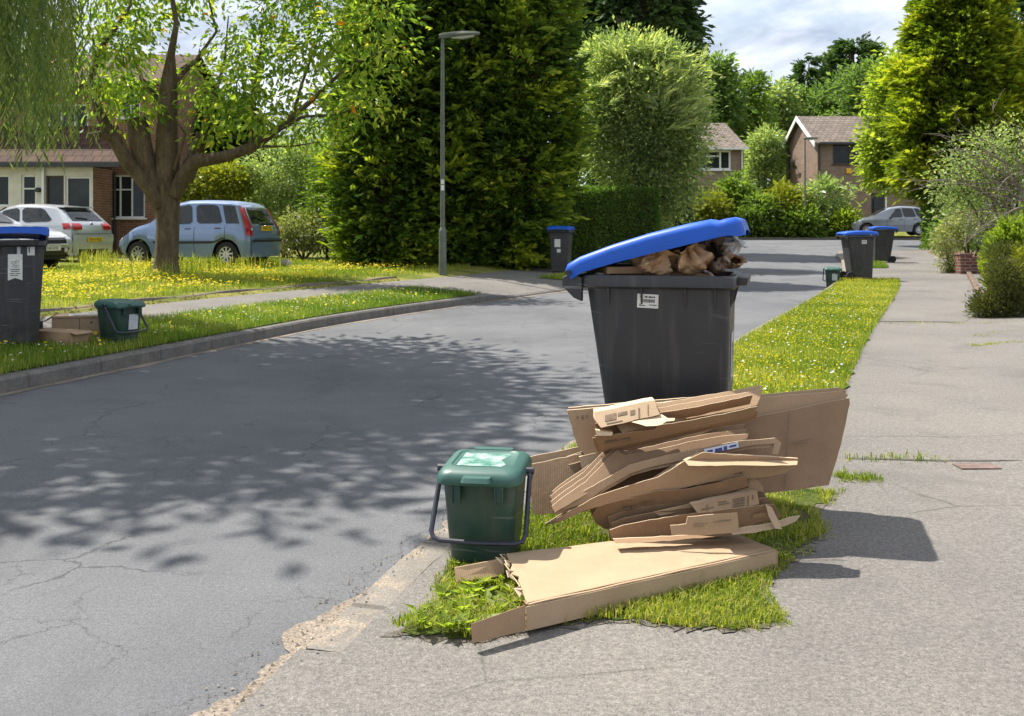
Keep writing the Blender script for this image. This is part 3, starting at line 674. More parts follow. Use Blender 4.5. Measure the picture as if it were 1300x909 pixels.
# --- cypresses and their neighbours behind the lamp post
conifer('cypress_tree', 'tall dark green cypress behind the pale lamp post', 568, 26.3, [(0.0,.9),(.8,1.5),(3,1.7),(5.5,1.75),(8,1.6),(10,1.2),(12,.1)], L_LEYL, 900, 15, .46, .062, K=9, up=.35, bump=.3)
conifer('cypress_tree', 'broad cypress with bright green edge, right of the lamp post', 650, 26.0, [(0.0,.6),(.6,.7),(1.6,.9),(2.4,1.2),(3.5,1.42),(5,1.42),(7,1.25),(9.5,1.1),(11.4,.1)], L_LEYL, 840, 15, .46, .062, K=9, up=.3, bump=.3)
conifer('cypress_tree', 'shorter cypress left of the lamp post, brightest along its left edge', 498, 25.6, [(0.0,.8),(.5,1.05),(2,1.12),(4,1.05),(6,.9),(8,.75),(9.2,.1)], L_LEYL, 680, 14, .42, .06, K=9, up=.3, bump=.3)
conifer('conifer_tree', 'very dark drooping conifer rising behind the grey-green tree', 806, 40, [(.5,1.3),(4,1.6),(7,2.0),(9,2.1),(11,1.7),(15,.2)], L_DARK, 480, 14, .7, .13, up=-.35, bump=.3)
shrub('garden_tree', 'bushy grey-green tree with arching shoots above the clipped hedge', 'tree', [(808,120,60,56),(838,170,44,44),(858,228,26,40),(790,72,44,26),(838,84,34,28),(858,118,28,36),(764,128,24,36),(780,190,30,34),(872,180,20,34),(838,268,20,18),(812,222,36,26),(752,170,16,24)], 30.5, 810, L_COTO, 1500, 32, (.12,.06), .27, droop=-.1, trunk_r=.1, shell=(.35,1.1), tvar=.4)
def arching():
    t = [o for o in S.objects if o.name.startswith('garden_tree')][0]; C = []; A = []
    for k in range(150):
        u = random.uniform(748, 888); v = 50+abs(u-805)*.45+random.uniform(0, 110); y = 30.5+random.uniform(-1.6,.6); C.append(W(u, v, y)-t.location); A.append((random.uniform(-.2,1.0), random.uniform(-.3,.3), random.uniform(.1,.7)))
    V, F, T = sprays(np.array(C), unit(np.array(A)), 2, .7, 12, .038, .2, tbase=np.full(150,.72), cl=.08)
    np_mesh('arching_shoot', V, F, L_COTO, t, T)
arching()
def hedge(name, label, x0, x1, y0, y1, h, mat, n, leaf, zb=None):
    cx, cy = (x0+x1)/2, (y0+y1)/2; z = ground(cx, cy)-.02; t = plant(name, (cx, cy, z), label, 'hedge'); hx, hy = (x1-x0)/2, (y1-y0)/2
    m = MB().box((0,0,h/2-.03), (2*hx-.16, 2*hy-.16, h-.1)); m.build('stem', M_TWIG, t)
    a = rng.random((n,3))*2-1; f = rng.choice(6, n, p=np.array([hy*h,hy*h,hx*h*1.4,hx*h*.6,hx*hy*2,0])/(2*hy*h+hx*h*2+hx*hy*2))
    P = a*np.array([hx,hy,h/2])+np.array([0,0,h/2]); Nn = np.zeros((n,3))
    for k, (ax, s) in enumerate(((0,-1),(0,1),(1,-1),(1,1),(2,1))):
        q = f == k; P[q,ax] = (s*(hx,hy)[ax] if ax < 2 else h); Nn[q,ax] = s
    wob = np.array([mnoise.noise(Vector(p*1.1+np.array([cx,0,0])))*.07+mnoise.noise(Vector(p*4))*.03 for p in P]); P += Nn*(wob+rng.normal(size=n)*.03)[:,None]
    D = unit(Nn*.7+rdir(n)*.8+np.array([0,0,.3])); s = .7+.6*rng.random(n)
    leaves('foliage', P, D, Nn+rdir(n)*.7, leaf*s, leaf*.5*s, np.clip(rng.normal(.45,.2,n)+wob*3,0,1), mat, t)
hedge('clipped_hedge', 'neatly clipped dark green hedge beside the distant wheelie bin', .95, 4.2, 29.2, 30.6, 2.1, L_HEDGE, 30000, .075)
# --- shrubs behind the cars
sg = 'shrubs behind the parked cars'
shrub('shrub', 'yellow-green leafy bush above the blue car roof', 'shrub', [(262,238,36,26),(240,246,24,20),(290,232,24,22)], 28.5, 262, L_YELLOW, 190, 26, (.13,.07), .14, sg)
shrub('shrub', 'tall grey-green bush right of the blue car', 'shrub', [(352,215,42,40),(390,230,36,40),(330,245,30,30),(400,190,34,34),(365,270,36,28)], 29, 360, L_COTO, 420, 30, (.11,.05), .15, sg)
shrub('shrub', 'low straw and green bush at the foot of the tall grey-green bush', 'shrub', [(385,293,30,22),(365,302,24,18),(408,300,22,20)], 27, 385, L_PALE, 150, 26, (.10,.045), .12, sg)
shrub('shrub', 'mid green bush hard against the dark cypress on its left', 'shrub', [(415,262,24,50),(420,215,22,40)], 27.5, 415, L_SHRUB, 170, 26, (.11,.05), .14, sg)
conifer('conifer_tree', 'dark conifer seen between the brick house and the grey-green bush', 292, 36, [(0,1.1),(2,1.4),(3.2,1.0),(4.4,.5),(5.0,.1)], L_DARK, 260, 13, .6, .11, up=.1)
# --- woodland behind the houses
wg = 'woodland trees behind the far houses'
wood = [(868,128,112,46,62,'dark rounded woodland tree just right of the grey-green tree',L_WOOD,.3),(905,112,118,34,48,'woodland tree with thin ragged top above the left far house',L_WOOD,.42),(945,128,122,34,42,'mid green woodland tree right of the left far house',L_SHRUB,.34),(985,136,128,32,36,'paler rounded tree between the two far houses',L_COTO,.34),(1022,140,132,34,36,'low rounded woodland tree over the gable of the right far house',L_WOOD,.34),(1062,126,126,36,40,'dense woodland tree above the right far house ridge',L_WOOD,.34),(1100,112,120,36,46,'dark wide topped tree behind the pale lime tree',L_WOOD,.36),(1150,110,125,44,50,'woodland tree almost hidden by the golden conifer',L_WOOD,.36)]
for u, v, y, ru, rv, lab, mt, lf in wood:
    shrub('woodland_tree', lab, 'tree', [(u,v,ru*.8,rv*.7),(u-ru*.4,v+rv*.7,ru*.7,rv*.6),(u+ru*.4,v+rv*.6,ru*.7,rv*.6),(u,v+rv*1.5,ru,rv*.8),(u+ru*.3,v-rv*.35,ru*.45,rv*.45)], y, u, mt, 300, 26, (lf*1.5,lf*.8), .6, wg, trunk_r=.3, shell=(.5,1.0))
conifer('conifer_tree', 'thin pointed spruce top standing above the far woodland', 1027, 134, [(2,3),(10,2.6),(17,1.5),(20.5,.1)], L_DARK, 320, 14, 1.3, .25, up=.0, corefrac=.12)
conifer('conifer_tree', 'dark flat topped pine above the ridge of the right far house', 1082, 138, [(2,2.6),(12,3.2),(18,3.6),(21.5,2.6),(23,.3)], L_DARK, 460, 14, 1.4, .25, up=.2, corefrac=.12)
for u, y, v, ru, rv, lab in ((-40,52,110,70,60,'tall tree behind the brick house, beyond the left edge'),(60,58,120,60,50,'tree behind the brick house roof, seen through willow fronds'),(330,62,165,55,40,'tree behind the shrubs, seen through the street tree crown'),(420,58,150,45,60,'tree behind the cypress, between it and the street tree')):
    shrub('background_tree', lab, 'tree', [(u,v+40,ru,rv*.8),(u-ru*.4,v+90,ru*.7,rv*.6),(u+ru*.4,v+90,ru*.7,rv*.6)], y, u, L_WOOD, 200, 26, (.3,.16), .35, 'trees behind the brick house', trunk_r=.2)
# --- far front garden shrubs across the junction
fg = 'front garden shrubs across the junction'
for u, v, ru, rv, y, mt, lab, lf in ((900,268,26,22,55,L_YELLOW,'yellow-green front garden shrub nearest the blue lid',.2),(935,252,20,32,56.5,L_SHRUB,'dark leafy shrub climbing beside the left far house',.2),(962,274,26,26,55,L_SHRUB,'rounded mid green shrub left of the far lamp post',.18),(998,266,28,30,55.5,L_YELLOW,'bright yellow-green shrub just left of the far lamp post',.2),(1046,262,34,36,56,L_COTO,'tall silvery shrub right of the far lamp post',.2),(1015,282,22,18,54.6,L_SHRUB,'low dark green shrub at the foot of the far lamp post',.18),(1075,284,16,14,55,L_LIME,'small bright shrub in front of the far silver car',.16)):
    shrub('garden_shrub', lab, 'shrub', [(u,v,ru,rv),(u-ru*.4,v+rv*.5,ru*.7,rv*.6),(u+ru*.5,v+rv*.5,ru*.6,rv*.6),(u,v-rv*.4,ru*.6,rv*.6)], y, u, mt, 150, 24, (lf*1.3,lf*.65), .2, fg)
shrub('garden_tree', 'pale grey-green willowy tree between the two far houses', 'tree', [(970,198,20,26),(962,225,18,22),(982,220,20,26),(974,180,15,18)], 68, 972, L_COTO, 220, 26, (.3,.09), .3, trunk_r=.12)
# --- right side gardens
shrub('lime_tree', 'light green airy tree left of the golden conifer', 'tree', [(1132,122,26,38),(1124,175,26,34),(1130,222,26,26),(1144,92,22,26),(1152,180,24,48),(1110,200,14,16)], 47, 1196, L_LIME, 430, 28, (.24,.13), .32, trunk_r=.13, lift=3.0, shell=(.3,1.0))
conifer('golden_conifer', 'tall golden green conifer towering over the right pavement', 1218, 41.5, [(2.1,.9),(2.9,1.8),(4.4,2.15),(6,2.15),(8,1.7),(10,1.25),(12.5,.5),(13.6,.1)], L_GOLD, 1250, 15, .6, .08, K=9, up=.3, bump=.3)
hedge('clipped_hedge', 'narrow dark clipped bush at the pavement edge under the golden conifer', 16.75, 18.6, 40.4, 41.9, 2.5, L_HEDGE, 9000, .12)
shrub('garden_shrub', 'large grey-green shrub tangled with bare branches on the right edge', 'shrub', [(1238,212,40,32),(1212,236,28,26),(1282,236,36,36),(1296,180,34,38),(1262,180,26,22),(1300,275,34,30),(1222,262,26,20),(1260,270,34,26)], 25.5, 1290, L_COTO, 330, 24, (.085,.045), .19, trunk_r=.05, shell=(.3,1.1))
def bare():
    t = [o for o in S.objects if o.get('label','').startswith('large grey-green shrub')][0]; m = MB(); rr = random.Random(5)
    for k in range(40):
        p = W(1300+rr.uniform(-25,25), 262+rr.uniform(-50,25), 24.8+rr.uniform(-.5,.5)); a = rr.uniform(1.6, 3.3); ln = rr.uniform(.9, 2.7)
        d = Vector((math.cos(a), rr.uniform(-.5,.3), math.sin(a)*.9)); pts = [p]; 
        for j in range(4):
            d = (d+Vector((rr.uniform(-.3,.3), rr.uniform(-.3,.3), rr.uniform(-.35,.3)))).normalized(); pts.append(pts[-1]+d*ln/4)
        m.tube(pts, [.02,.017,.014,.010,.005], 5)
        for q in range(5):
            s = pts[rr.randint(1,4)]; e = s+Vector((rr.uniform(-.6,.3), rr.uniform(-.3,.3), rr.uniform(-.15,.55))); m.tube([s, s.lerp(e,.5)+Vector((0,0,.05)), e], [.009,.007,.003], 4)
    m.v = [q-t.location for q in m.v]; m.build('bare_branch', M_GREYTWIG, t, smooth=True)
bare()
shrub('garden_shrub', 'pale variegated shrub behind the low brick wall', 'shrub', [(1232,284,32,18),(1212,300,22,14),(1262,292,22,14)], 27.5, 1232, L_PALE, 170, 26, (.085,.045), .1)
shrub('garden_shrub', 'pale creamy low bush spilling on the pavement before the brick wall', 'shrub', [(1203,326,14,14),(1212,338,14,9),(1198,310,12,12)], 25.6, 1204, L_PALE, 110, 24, (.06,.03), .08)
shrub('garden_shrub', 'small blue-grey bush on top of the low brick wall', 'shrub', [(1254,306,12,9)], 26.2, 1254, leafmat('blue_grey_leaf', [(0,(.05,.07,.06)),(1,(.18,.22,.22))], .4, .2), 40, 20, (.06,.03), .07)
conifer('dwarf_conifer', 'bright green feathery dwarf conifer above the dark heather', 1284, 17.5, [(0,.26),(.35,.34),(.8,.30),(1.15,.05)], L_LIME, 170, 10, .22, .03, up=1.6, tilt=.25, cl=.05)
shrub('heather_bush', 'dark brownish green heather mound at the pavement edge', 'shrub', [(1262,388,24,18),(1275,362,18,32),(1288,385,22,20),(1250,392,14,12)], 13.6, 1268, L_HEATH, 520, 26, (.045,.012), .06, trunk_r=.015, droop=-.5)
shrub('heather_bush', 'tall dark olive bush behind the heather mound', 'shrub', [(1272,335,15,26),(1284,345,14,26)], 14.6, 1276, L_HEATH, 260, 26, (.05,.014), .06, trunk_r=.015, droop=-.5)
shrub('golden_bush', 'golden yellow dwarf bush cut by the right edge', 'shrub', [(1304,340,14,30),(1306,372,14,24)], 14.0, 1304, L_YELLOW, 200, 24, (.05,.015), .05, trunk_r=.015, droop=-.4)
shrub('garden_shrub', 'dark shrub filling the shade behind the bare branches', 'shrub', [(1240,290,50,26),(1300,290,40,40)], 30, 1260, L_HEDGE, 260, 26, (.12,.06), .2)
conifer('pine_tree', 'thin pine in the top right corner behind the golden conifer', 1302, 60, [(7,1.2),(10,1.8),(13,1.5),(15.5,.2)], L_DARK, 110, 10, 1.0, .14, up=.2, corefrac=.1)
# stray stems of long grass by the car wheels
gp = []
for u, v, n in ((78,333,60),(130,336,160),(113,334,60),(52,335,60),(175,343,60),(288,346,90),(240,344,120),(330,343,70),(222,352,80),(262,346,90)):
    c = G(u, v); p = rng.normal(size=(n,2))*np.array([.28,.2])+np.array([c.x, c.y-.15]); gp.append(np.concatenate([p, np.array([[ground(a,b)] for a, b in p])], 1))
blades('grass', np.concatenate(gp), .34, .012, M_GRASSY, .35, .2, 'long seeding grass stems round the wheels of the parked cars')
# ------------------------------------------------------------------ houses, walls, lamps
def mat_brick(name, a, b, mortar, sc=1.0):
    q = N(name); uv = q.uv()
    t = q.n('ShaderNodeTexBrick', {'Vector': uv, 'Color1': a, 'Color2': b, 'Mortar': mortar, 'Scale': 1.0, 'Mortar Size': .009, 'Bias': -.1, 'Brick Width': .225*sc, 'Row Height': .075*sc, 'Mortar Smooth': .3})
    c = q.mix(.6, t.outputs['Color'], q.ramp(q.noise(q.obj(), 1.3, 5, .65), [(.3, (.72,.7,.7)), (.7, (1.15,1.12,1.1))]), 'MULTIPLY')
    q.bump(q.math('ADD', q.math('MULTIPLY', t.outputs['Fac'], -1.0), q.noise(uv, 60, 3)), .5, .008)
    return q.fin(c, .9, .2)
def mat_tile(name, a, b, w=.27, h=.30):
    q = N(name); uv = q.uv()
    t = q.n('ShaderNodeTexBrick', {'Vector': uv, 'Color1': a, 'Color2': b, 'Mortar': tuple(c*.25 for c in a), 'Scale': 1.0, 'Mortar Size': .012, 'Brick Width': w, 'Row Height': h, 'Mortar Smooth': .1})
    y = q.math('FRACT', q.math('DIVIDE', q.n('ShaderNodeSeparateXYZ', {0: uv}).outputs[1], h))
    c = q.mix(.7, t.outputs['Color'], q.ramp(q.noise(q.obj(), 2.2, 5, .7), [(.3, (.65,.66,.62)), (.7, (1.2,1.15,1.1))]), 'MULTIPLY')
    q.bump(q.math('SUBTRACT', q.math('SUBTRACT', 1.0, y), q.math('MULTIPLY', t.outputs['Fac'], .8)), .9, .03)
    return q.fin(c, .85, .25)
M_BRK_RED = mat_brick('red_brick', (.20,.085,.05), (.30,.14,.08), (.30,.26,.21))
M_BRK_BROWN = mat_brick('brown_brick', (.20,.13,.095), (.27,.185,.14), (.34,.30,.26))
M_TILE_RED = mat_tile('red_brown_tile', (.062,.034,.026), (.095,.05,.036)); M_TILE_GREY = mat_tile('grey_brown_tile', (.15,.122,.102), (.205,.17,.145), .33, .34)
M_TILE_PALE = mat_tile('weathered_tile', (.26,.21,.17), (.34,.28,.23), .2, .2)
M_WHITE = plain('white_frame_paint', (.74,.74,.72), .4, .06, 8); M_CREAM = plain('cream_panel', (.62,.58,.48), .5, .1, 5)
M_GUTTER = plain('dark_gutter', (.03,.032,.035), .4, .2, 8); M_BROWNW = plain('brown_frame', (.06,.035,.025), .5, .2)
M_CURT = plain('net_curtain', (.45,.44,.40), .9, .2, 14)
def glassmat(name, col, rough=.06, spec=.28, wav=0.0):
    q = N(name); co = q.obj(); f = q.noise(co, 1.4, 3, .6)
    if wav: q.bump(q.noise(co, 3.5, 2), wav, .05)
    return q.fin(q.ramp(f, [(.35, tuple(c*.5 for c in col)), (.7, col)]), rough, spec)
M_GLASS = glassmat('window_glass', (.030,.038,.040)); M_CARGL = glassmat('car_glass', (.022,.028,.030), .03, .5, .25)
def wall_holes(m, p0, ux, x0, x1, z0, z1, holes, depth=.10):
    """vertical wall from p0 along ux, with window openings (xa, xb, za, zb) and their reveals"""
    ux = Vector(ux).normalized(); nn = Vector((-ux.y, ux.x, 0)); p0 = Vector(p0)
    xs = sorted({x0, x1, *[h[0] for h in holes], *[h[1] for h in holes]}); zs = sorted({z0, z1, *[h[2] for h in holes], *[h[3] for h in holes]})
    pt = lambda x, z, d=0: p0+ux*x+Vector((0,0,z))+nn*d
    for xa, xb in zip(xs, xs[1:]):
        for za, zb in zip(zs, zs[1:]):
            if any(h[0] <= xa and xb <= h[1] and h[2] <= za and zb <= h[3] for h in holes): continue
            m.quad(pt(xa,za), pt(xb,za), pt(xb,zb), pt(xa,zb))
    for a, b, c, d in holes:
        m.quad(pt(a,c), pt(b,c), pt(b,c,depth), pt(a,c,depth)); m.quad(pt(a,d), pt(b,d), pt(b,d,depth), pt(a,d,depth))
        m.quad(pt(a,c), pt(a,d), pt(a,d,depth), pt(a,c,depth)); m.quad(pt(b,c), pt(b,d), pt(b,d,depth), pt(b,c,depth))
def window(parent, p0, ux, hole, cols, rows=(), mat=None, depth=.07, fw=.055, curtain=0.0, sill=True, name='window'):
    """frame with its panes and sill set in an opening; p0 in the parent's space"""
    mat = mat or M_WHITE; ux = Vector(ux).normalized(); nn = Vector((-ux.y, ux.x, 0)); p0 = Vector(p0); a, b, c, d = hole
    M3 = Matrix((ux, nn, (0,0,1))).transposed()
    pt = lambda x, z, dd: p0+ux*x+Vector((0,0,z))+nn*dd
    m = MB()
    def bar(xa, xb, za, zb, dd=depth): m.box(pt((xa+xb)/2, (za+zb)/2, dd), (xb-xa, .05, zb-za), M=M3)
    bar(a, a+fw, c, d); bar(b-fw, b, c, d); bar(a+fw, b-fw, c, c+fw); bar(a+fw, b-fw, d-fw, d)
    for x in cols: bar(a+(b-a)*x-fw*.45, a+(b-a)*x+fw*.45, c+fw, d-fw, depth+.002)
    for z, xa, xb in rows: bar(a+(b-a)*xa+fw*.6, a+(b-a)*xb-fw*.6, c+(d-c)*z-fw*.4, c+(d-c)*z+fw*.4, depth+.004)
    f = m.build(name, mat, parent, bevel=.006, seg=1)
    g = MB().box(pt((a+b)/2, (c+d)/2, depth+.012), (b-a-fw, .006, d-c-fw), M=M3); g.build('pane', M_GLASS, f)
    if sill:
        s = MB().box(pt((a+b)/2, c-.02, -.02), (b-a+.14, .14, .045), M=M3); s.build('sill', mat, f, bevel=.006, seg=1)
    if curtain:
        cu = MB(); n = 24; w = b-a-fw*2.2
        cu.grid(lambda i, j: pt(a+fw*1.1+w*i, d-fw-(d-c)*curtain*j, depth+.05+.012*math.sin(i*n*2.2)), 48, 2)
        cu.build('curtain', M_CURT, f)
    return f
def brick_house():
    y = 31.0; x0 = (-150-650)/FP*y; zg = ground(-14, y)-.05; t = plant('brick_house', (x0, y, zg), 'red brick house with tiled lean-to and white porch behind the parked cars', 'house')
    ox = lambda u, yy=y: (u-650)/FP*yy-x0
    zz = lambda v, yy=y: HC-(v-HV)/FP*yy-zg
    H = 5.2; X1 = ox(193); holes = [(ox(134), ox(184), zz(277), zz(222)), (ox(152), ox(178), zz(150), zz(116)), (ox(60), ox(112), zz(170), zz(132)), (ox(-60), ox(-4), zz(170), zz(132))]
    m = MB(); wall_holes(m, (0,0,0), (1,0,0), 0, X1, 0, H, holes, .1)
    m.quad((X1,0,0),(X1,8,0),(X1,8,H),(X1,0,H)); m.quad((0,8,0),(0,0,0),(0,0,H),(0,8,H)); m.quad((X1,8,0),(0,8,0),(0,8,H),(X1,8,H))
    m.add([(X1,0,H),(X1,8,H),(X1,4,H+1.35)], [(0,1,2)]); m.add([(0,0,H),(0,8,H),(0,4,H+1.35)], [(0,1,2)])
    m.build('wall', M_BRK_RED, t, recalc=False)
    window(t, (0,0,0), (1,0,0), holes[0], [.36,.66], [(.66,0,.36),(.66,.36,.66)], curtain=.45)
    window(t, (0,0,0), (1,0,0), holes[1], [.5]); window(t, (0,0,0), (1,0,0), holes[2], [.33,.66], curtain=.3); window(t, (0,0,0), (1,0,0), holes[3], [.5])
    r = MB(); r.prism([(-.25,-.35,H-.13),(X1+.25,-.35,H-.13),(X1+.25,4,H+1.45),(-.25,4,H+1.45)], (0,0,.1)); r.prism([(-.25,8.35,H-.13),(X1+.25,8.35,H-.13),(X1+.25,4.002,H+1.45),(-.25,4.002,H+1.45)], (0,0,.1))
    rf = r.build('roof', M_TILE_RED, t)
    c = MB().box((X1*.45, 4, H+1.6), (.7,.7,1.3)); c.build('chimney', M_BRK_RED, rf)
    # lean-to across the front
    D = 1.5; e = zz(211, y-D); top = zz(163); xe = ox(157, y-D)
    l = MB(); l.prism([(0,-D-.2,e),(xe,-D-.2,e),(ox(150),-.01,top),(0,-.01,top)], (0,0,.07)); l.build('porch_roof', M_TILE_RED, t)
    gt = MB().box((xe/2, -D-.27, e+.03), (xe, .13, .14)); gt.build('gutter', M_GUTTER, t); MB().tube([(ox(121,y-D),-.06,e-.1),(ox(121,y-D),-.06,.0)], .04, 8).build('downpipe', M_GUTTER, t)
    f = MB(); px1 = ox(118, y-D); h2 = [(ox(-30,y-D), ox(12,y-D), zz(262,y-D), zz(222,y-D)), (ox(27,y-D), ox(46,y-D), zz(268,y-D), zz(222,y-D)), (ox(58,y-D), ox(81,y-D), .1, zz(223,y-D)), (ox(83,y-D), ox(115,y-D), zz(272,y-D), zz(224,y-D))]
    wall_holes(f, (0,-D,0), (1,0,0), 0, px1, 0, e-.03, h2, .06); f.build('porch_front', M_CREAM, t, recalc=False)
    window(t, (0,-D,0), (1,0,0), h2[0], [.5], sill=False); window(t, (0,-D,0), (1,0,0), h2[1], [], [(.62,0,1)], sill=False, curtain=.9)
    window(t, (0,-D,0), (1,0,0), h2[2], [], [], M_BROWNW, sill=False, name='door'); window(t, (0,-D,0), (1,0,0), h2[3], [], sill=False, curtain=.25)
    MB().quad((px1,-D,0),(px1,-.005,0),(px1,-.005,e-.03),(px1,-D,e-.03)).build('porch_side_wall', M_BRK_RED, t)
    p = MB().box((ox(56,y-D), -D-.06, e/2), (.07,.07,e)); p.build('porch_post', M_WHITE, t)
    k = MB().lathe([(0,0),(.07,.0),(.09,.05),(.07,.12),(0,.14)], (ox(50,y-D), -D-.08, zz(244,y-D)), 10); k.build('porch_lamp', M_GUTTER, t, smooth=True)
brick_house()
def neighbour():
    y = 35.5; t = plant('garage', ((205-650)/FP*y, y, ground(-12, y)-.05), 'low garage with pale weathered tiles beyond the street tree trunk', 'garage'); X = 2.6
    m = MB(); m.box((X/2, 2, 1.15), (X, 4, 2.3)); m.build('wall', M_BRK_RED, t)
    r = MB().prism([(-.2,-.25,2.2),(X+.15,-.25,2.2),(X+.15,2,4.3),(-.2,2,4.3)], (0,0,.09)); r.prism([(-.2,4.25,2.2),(X+.15,4.25,2.2),(X+.15,2.003,4.3),(-.2,2.003,4.3)], (0,0,.09)); r.build('roof', M_TILE_PALE, t)
    g = MB().box((X/2, -.02, 1.0), (2.1, .03, 1.9)); g.build('garage_door', M_WHITE, t, bevel=.005, seg=1)
neighbour()
def far_house_left():
    y = 60.0; x0 = (858-650)/FP*y; zg = ground(10, y)-.05; t = plant('far_house', (x0, y, zg), 'far brown brick house with one white upstairs window, left of the junction', 'house')
    ox = lambda u: (u-650)/FP*y-x0; zz = lambda v: HC-(v-HV)/FP*y-zg
    X1 = ox(944); H = zz(188); holes = [(ox(886), ox(928), zz(216), zz(190.5)), (ox(862), ox(872), .1, zz(246))]
    m = MB(); wall_holes(m, (0,0,0), (1,0,0), 0, X1, 0, H, holes, .1); m.quad((X1,0,0),(X1,7,0),(X1,7,H),(X1,0,H)); m.quad((0,7,0),(0,0,0),(0,0,H),(0,7,H)); m.quad((X1,7,0),(0,7,0),(0,7,H),(X1,7,H))
    rz = zz(151); m.add([(X1,0,H),(X1,7,H),(X1-.4,3.5,rz-.1)], [(0,1,2)]); m.add([(0,0,H),(0,7,H),(0,3.5,rz-.1)], [(0,1,2)])
    m.build('wall', M_BRK_BROWN, t, recalc=False)
    r = MB(); r.prism([(-.3,-.35,H-.12),(X1+.2,-.35,H-.12),(X1-.35,3.5,rz),(-.3,3.5,rz)], (0,0,.12)); r.prism([(-.3,7.35,H-.12),(X1+.2,7.35,H-.12),(X1-.35,3.503,rz),(-.3,3.503,rz)], (0,0,.12)); r.build('roof', M_TILE_GREY, t)
    g = MB().box((X1/2, -.42, H-.06), (X1+.4, .12, .12)); g.build('gutter', M_WHITE, t); MB().tube([(X1-.1,-.06,H-.1),(X1-.1,-.06,0)], .045, 8).build('downpipe', M_WHITE, t)
    window(t, (0,0,0), (1,0,0), holes[0], [.68], [(.7,0,.68)], fw=.12, curtain=.35); window(t, (0,0,0), (1,0,0), holes[1], [], [], sill=False, name='door')
    p = MB().box((ox(873), -1.1, zz(245)/2), (.1,.1,zz(245))); p.box((ox(868), -.6, zz(244)), (.9, 1.2, .12)); p.build('porch', M_WHITE, t)
far_house_left()
def far_house_right():
    y = 62.0; x0 = (1038-650)/FP*y; zg = ground(19, y)-.05; t = plant('far_house', (x0, y, zg), 'far brown house with white edged gable and brown window, right of the junction', 'house')
    ox = lambda u: (u-650)/FP*y-x0; zz = lambda v: HC-(v-HV)/FP*y-zg
    H = zz(180); rz = zz(143); X1 = ox(1190); gw = 6.2; g = Vector((-.04, .9992, 0))      # gable runs back to the left
    holes = [(ox(1057), ox(1101), zz(209), zz(182)), (ox(1106), ox(1126), .1, zz(245))]
    m = MB(); wall_holes(m, (0,0,0), (1,0,0), 0, X1, 0, H, holes, .1)
    a, b = Vector((0,0,0)), g*gw; mid = g*gw*.5; e = Vector((X1,0,0)); up = Vector((0,0,1))
    m.add([a, b, b+up*H, mid+up*(rz-.1), a+up*H], [(4,3,2,1,0)]); m.quad(e, e+b, e+b+up*H, e+up*H); m.quad(e+b, b, b+up*H, e+b+up*H); m.add([e+up*H, e+b+up*H, e+mid+up*(rz-.1)], [(0,1,2)])
    m.build('wall', M_BRK_BROWN, t, recalc=False)
    o = -g*.4; lo = Vector((-.25,0,0)); r = MB(); r.prism([o+lo+up*(H-.2), e+o+up*(H-.2), e+mid+up*rz, mid+lo+up*rz], up*.12); r.prism([b-o+lo+up*(H-.2), e+b-o+up*(H-.2), e+mid+up*(rz+.002), mid+lo+up*(rz+.002)], up*.12); r.build('roof', M_TILE_GREY, t)
    bb = MB(); d = Vector((-.29,0,0))
    for s in (o, b-o): bb.prism([s+d+up*(H-.36), mid+d+up*(rz-.17), mid+d+up*(rz+.13), s+d+up*(H-.06)], Vector((-.06,-.02,0)))
    bb.build('bargeboard', M_WHITE, t)
    gg = MB().box((X1/2, -.45, H-.12), (X1, .12, .12)); gg.build('gutter', M_GUTTER, t); q = g*gw*.86+Vector((-.07,-.05,0)); MB().tube([(.1,-.06,H-.1),(.1,-.06,0)], .045, 8).build('downpipe', M_GUTTER, t); MB().tube([q+up*(H-.2), q], .05, 8).build('downpipe', M_GUTTER, t)
    window(t, (0,0,0), (1,0,0), holes[0], [.5], [], M_BROWNW, fw=.1); window(t, (0,0,0), (1,0,0), holes[1], [], [], M_BROWNW, sill=False, name='door')
    al = MB().box((ox(1077), -.07, zz(217)), (.3,.12,.32)); al.build('alarm_box', plain('yellow_plastic', (.75,.45,.02), .4), t, bevel=.03)
    s = g*gw*.62+Vector((-.42,-.2,0)); ds = MB().lathe([(0,.0),(.18,.02),(.36,.11),(.37,.11),(.19,.0),(0,-.02)], n=16); ds.xform(Matrix.Translation(s+up*zz(204)) @ Matrix.Rotation(R(70), 4, 'Y')); ds.tube([s+up*zz(204), s+up*zz(207)+Vector((.35,.2,0))], .03, 6); ds.build('satellite_dish', M_GUTTER, t, smooth=True)
    p = MB().box((ox(1117), -1.0, zz(240)/2), (.09,.09,zz(240))); p.build('porch_post', M_WHITE, t)
far_house_right()
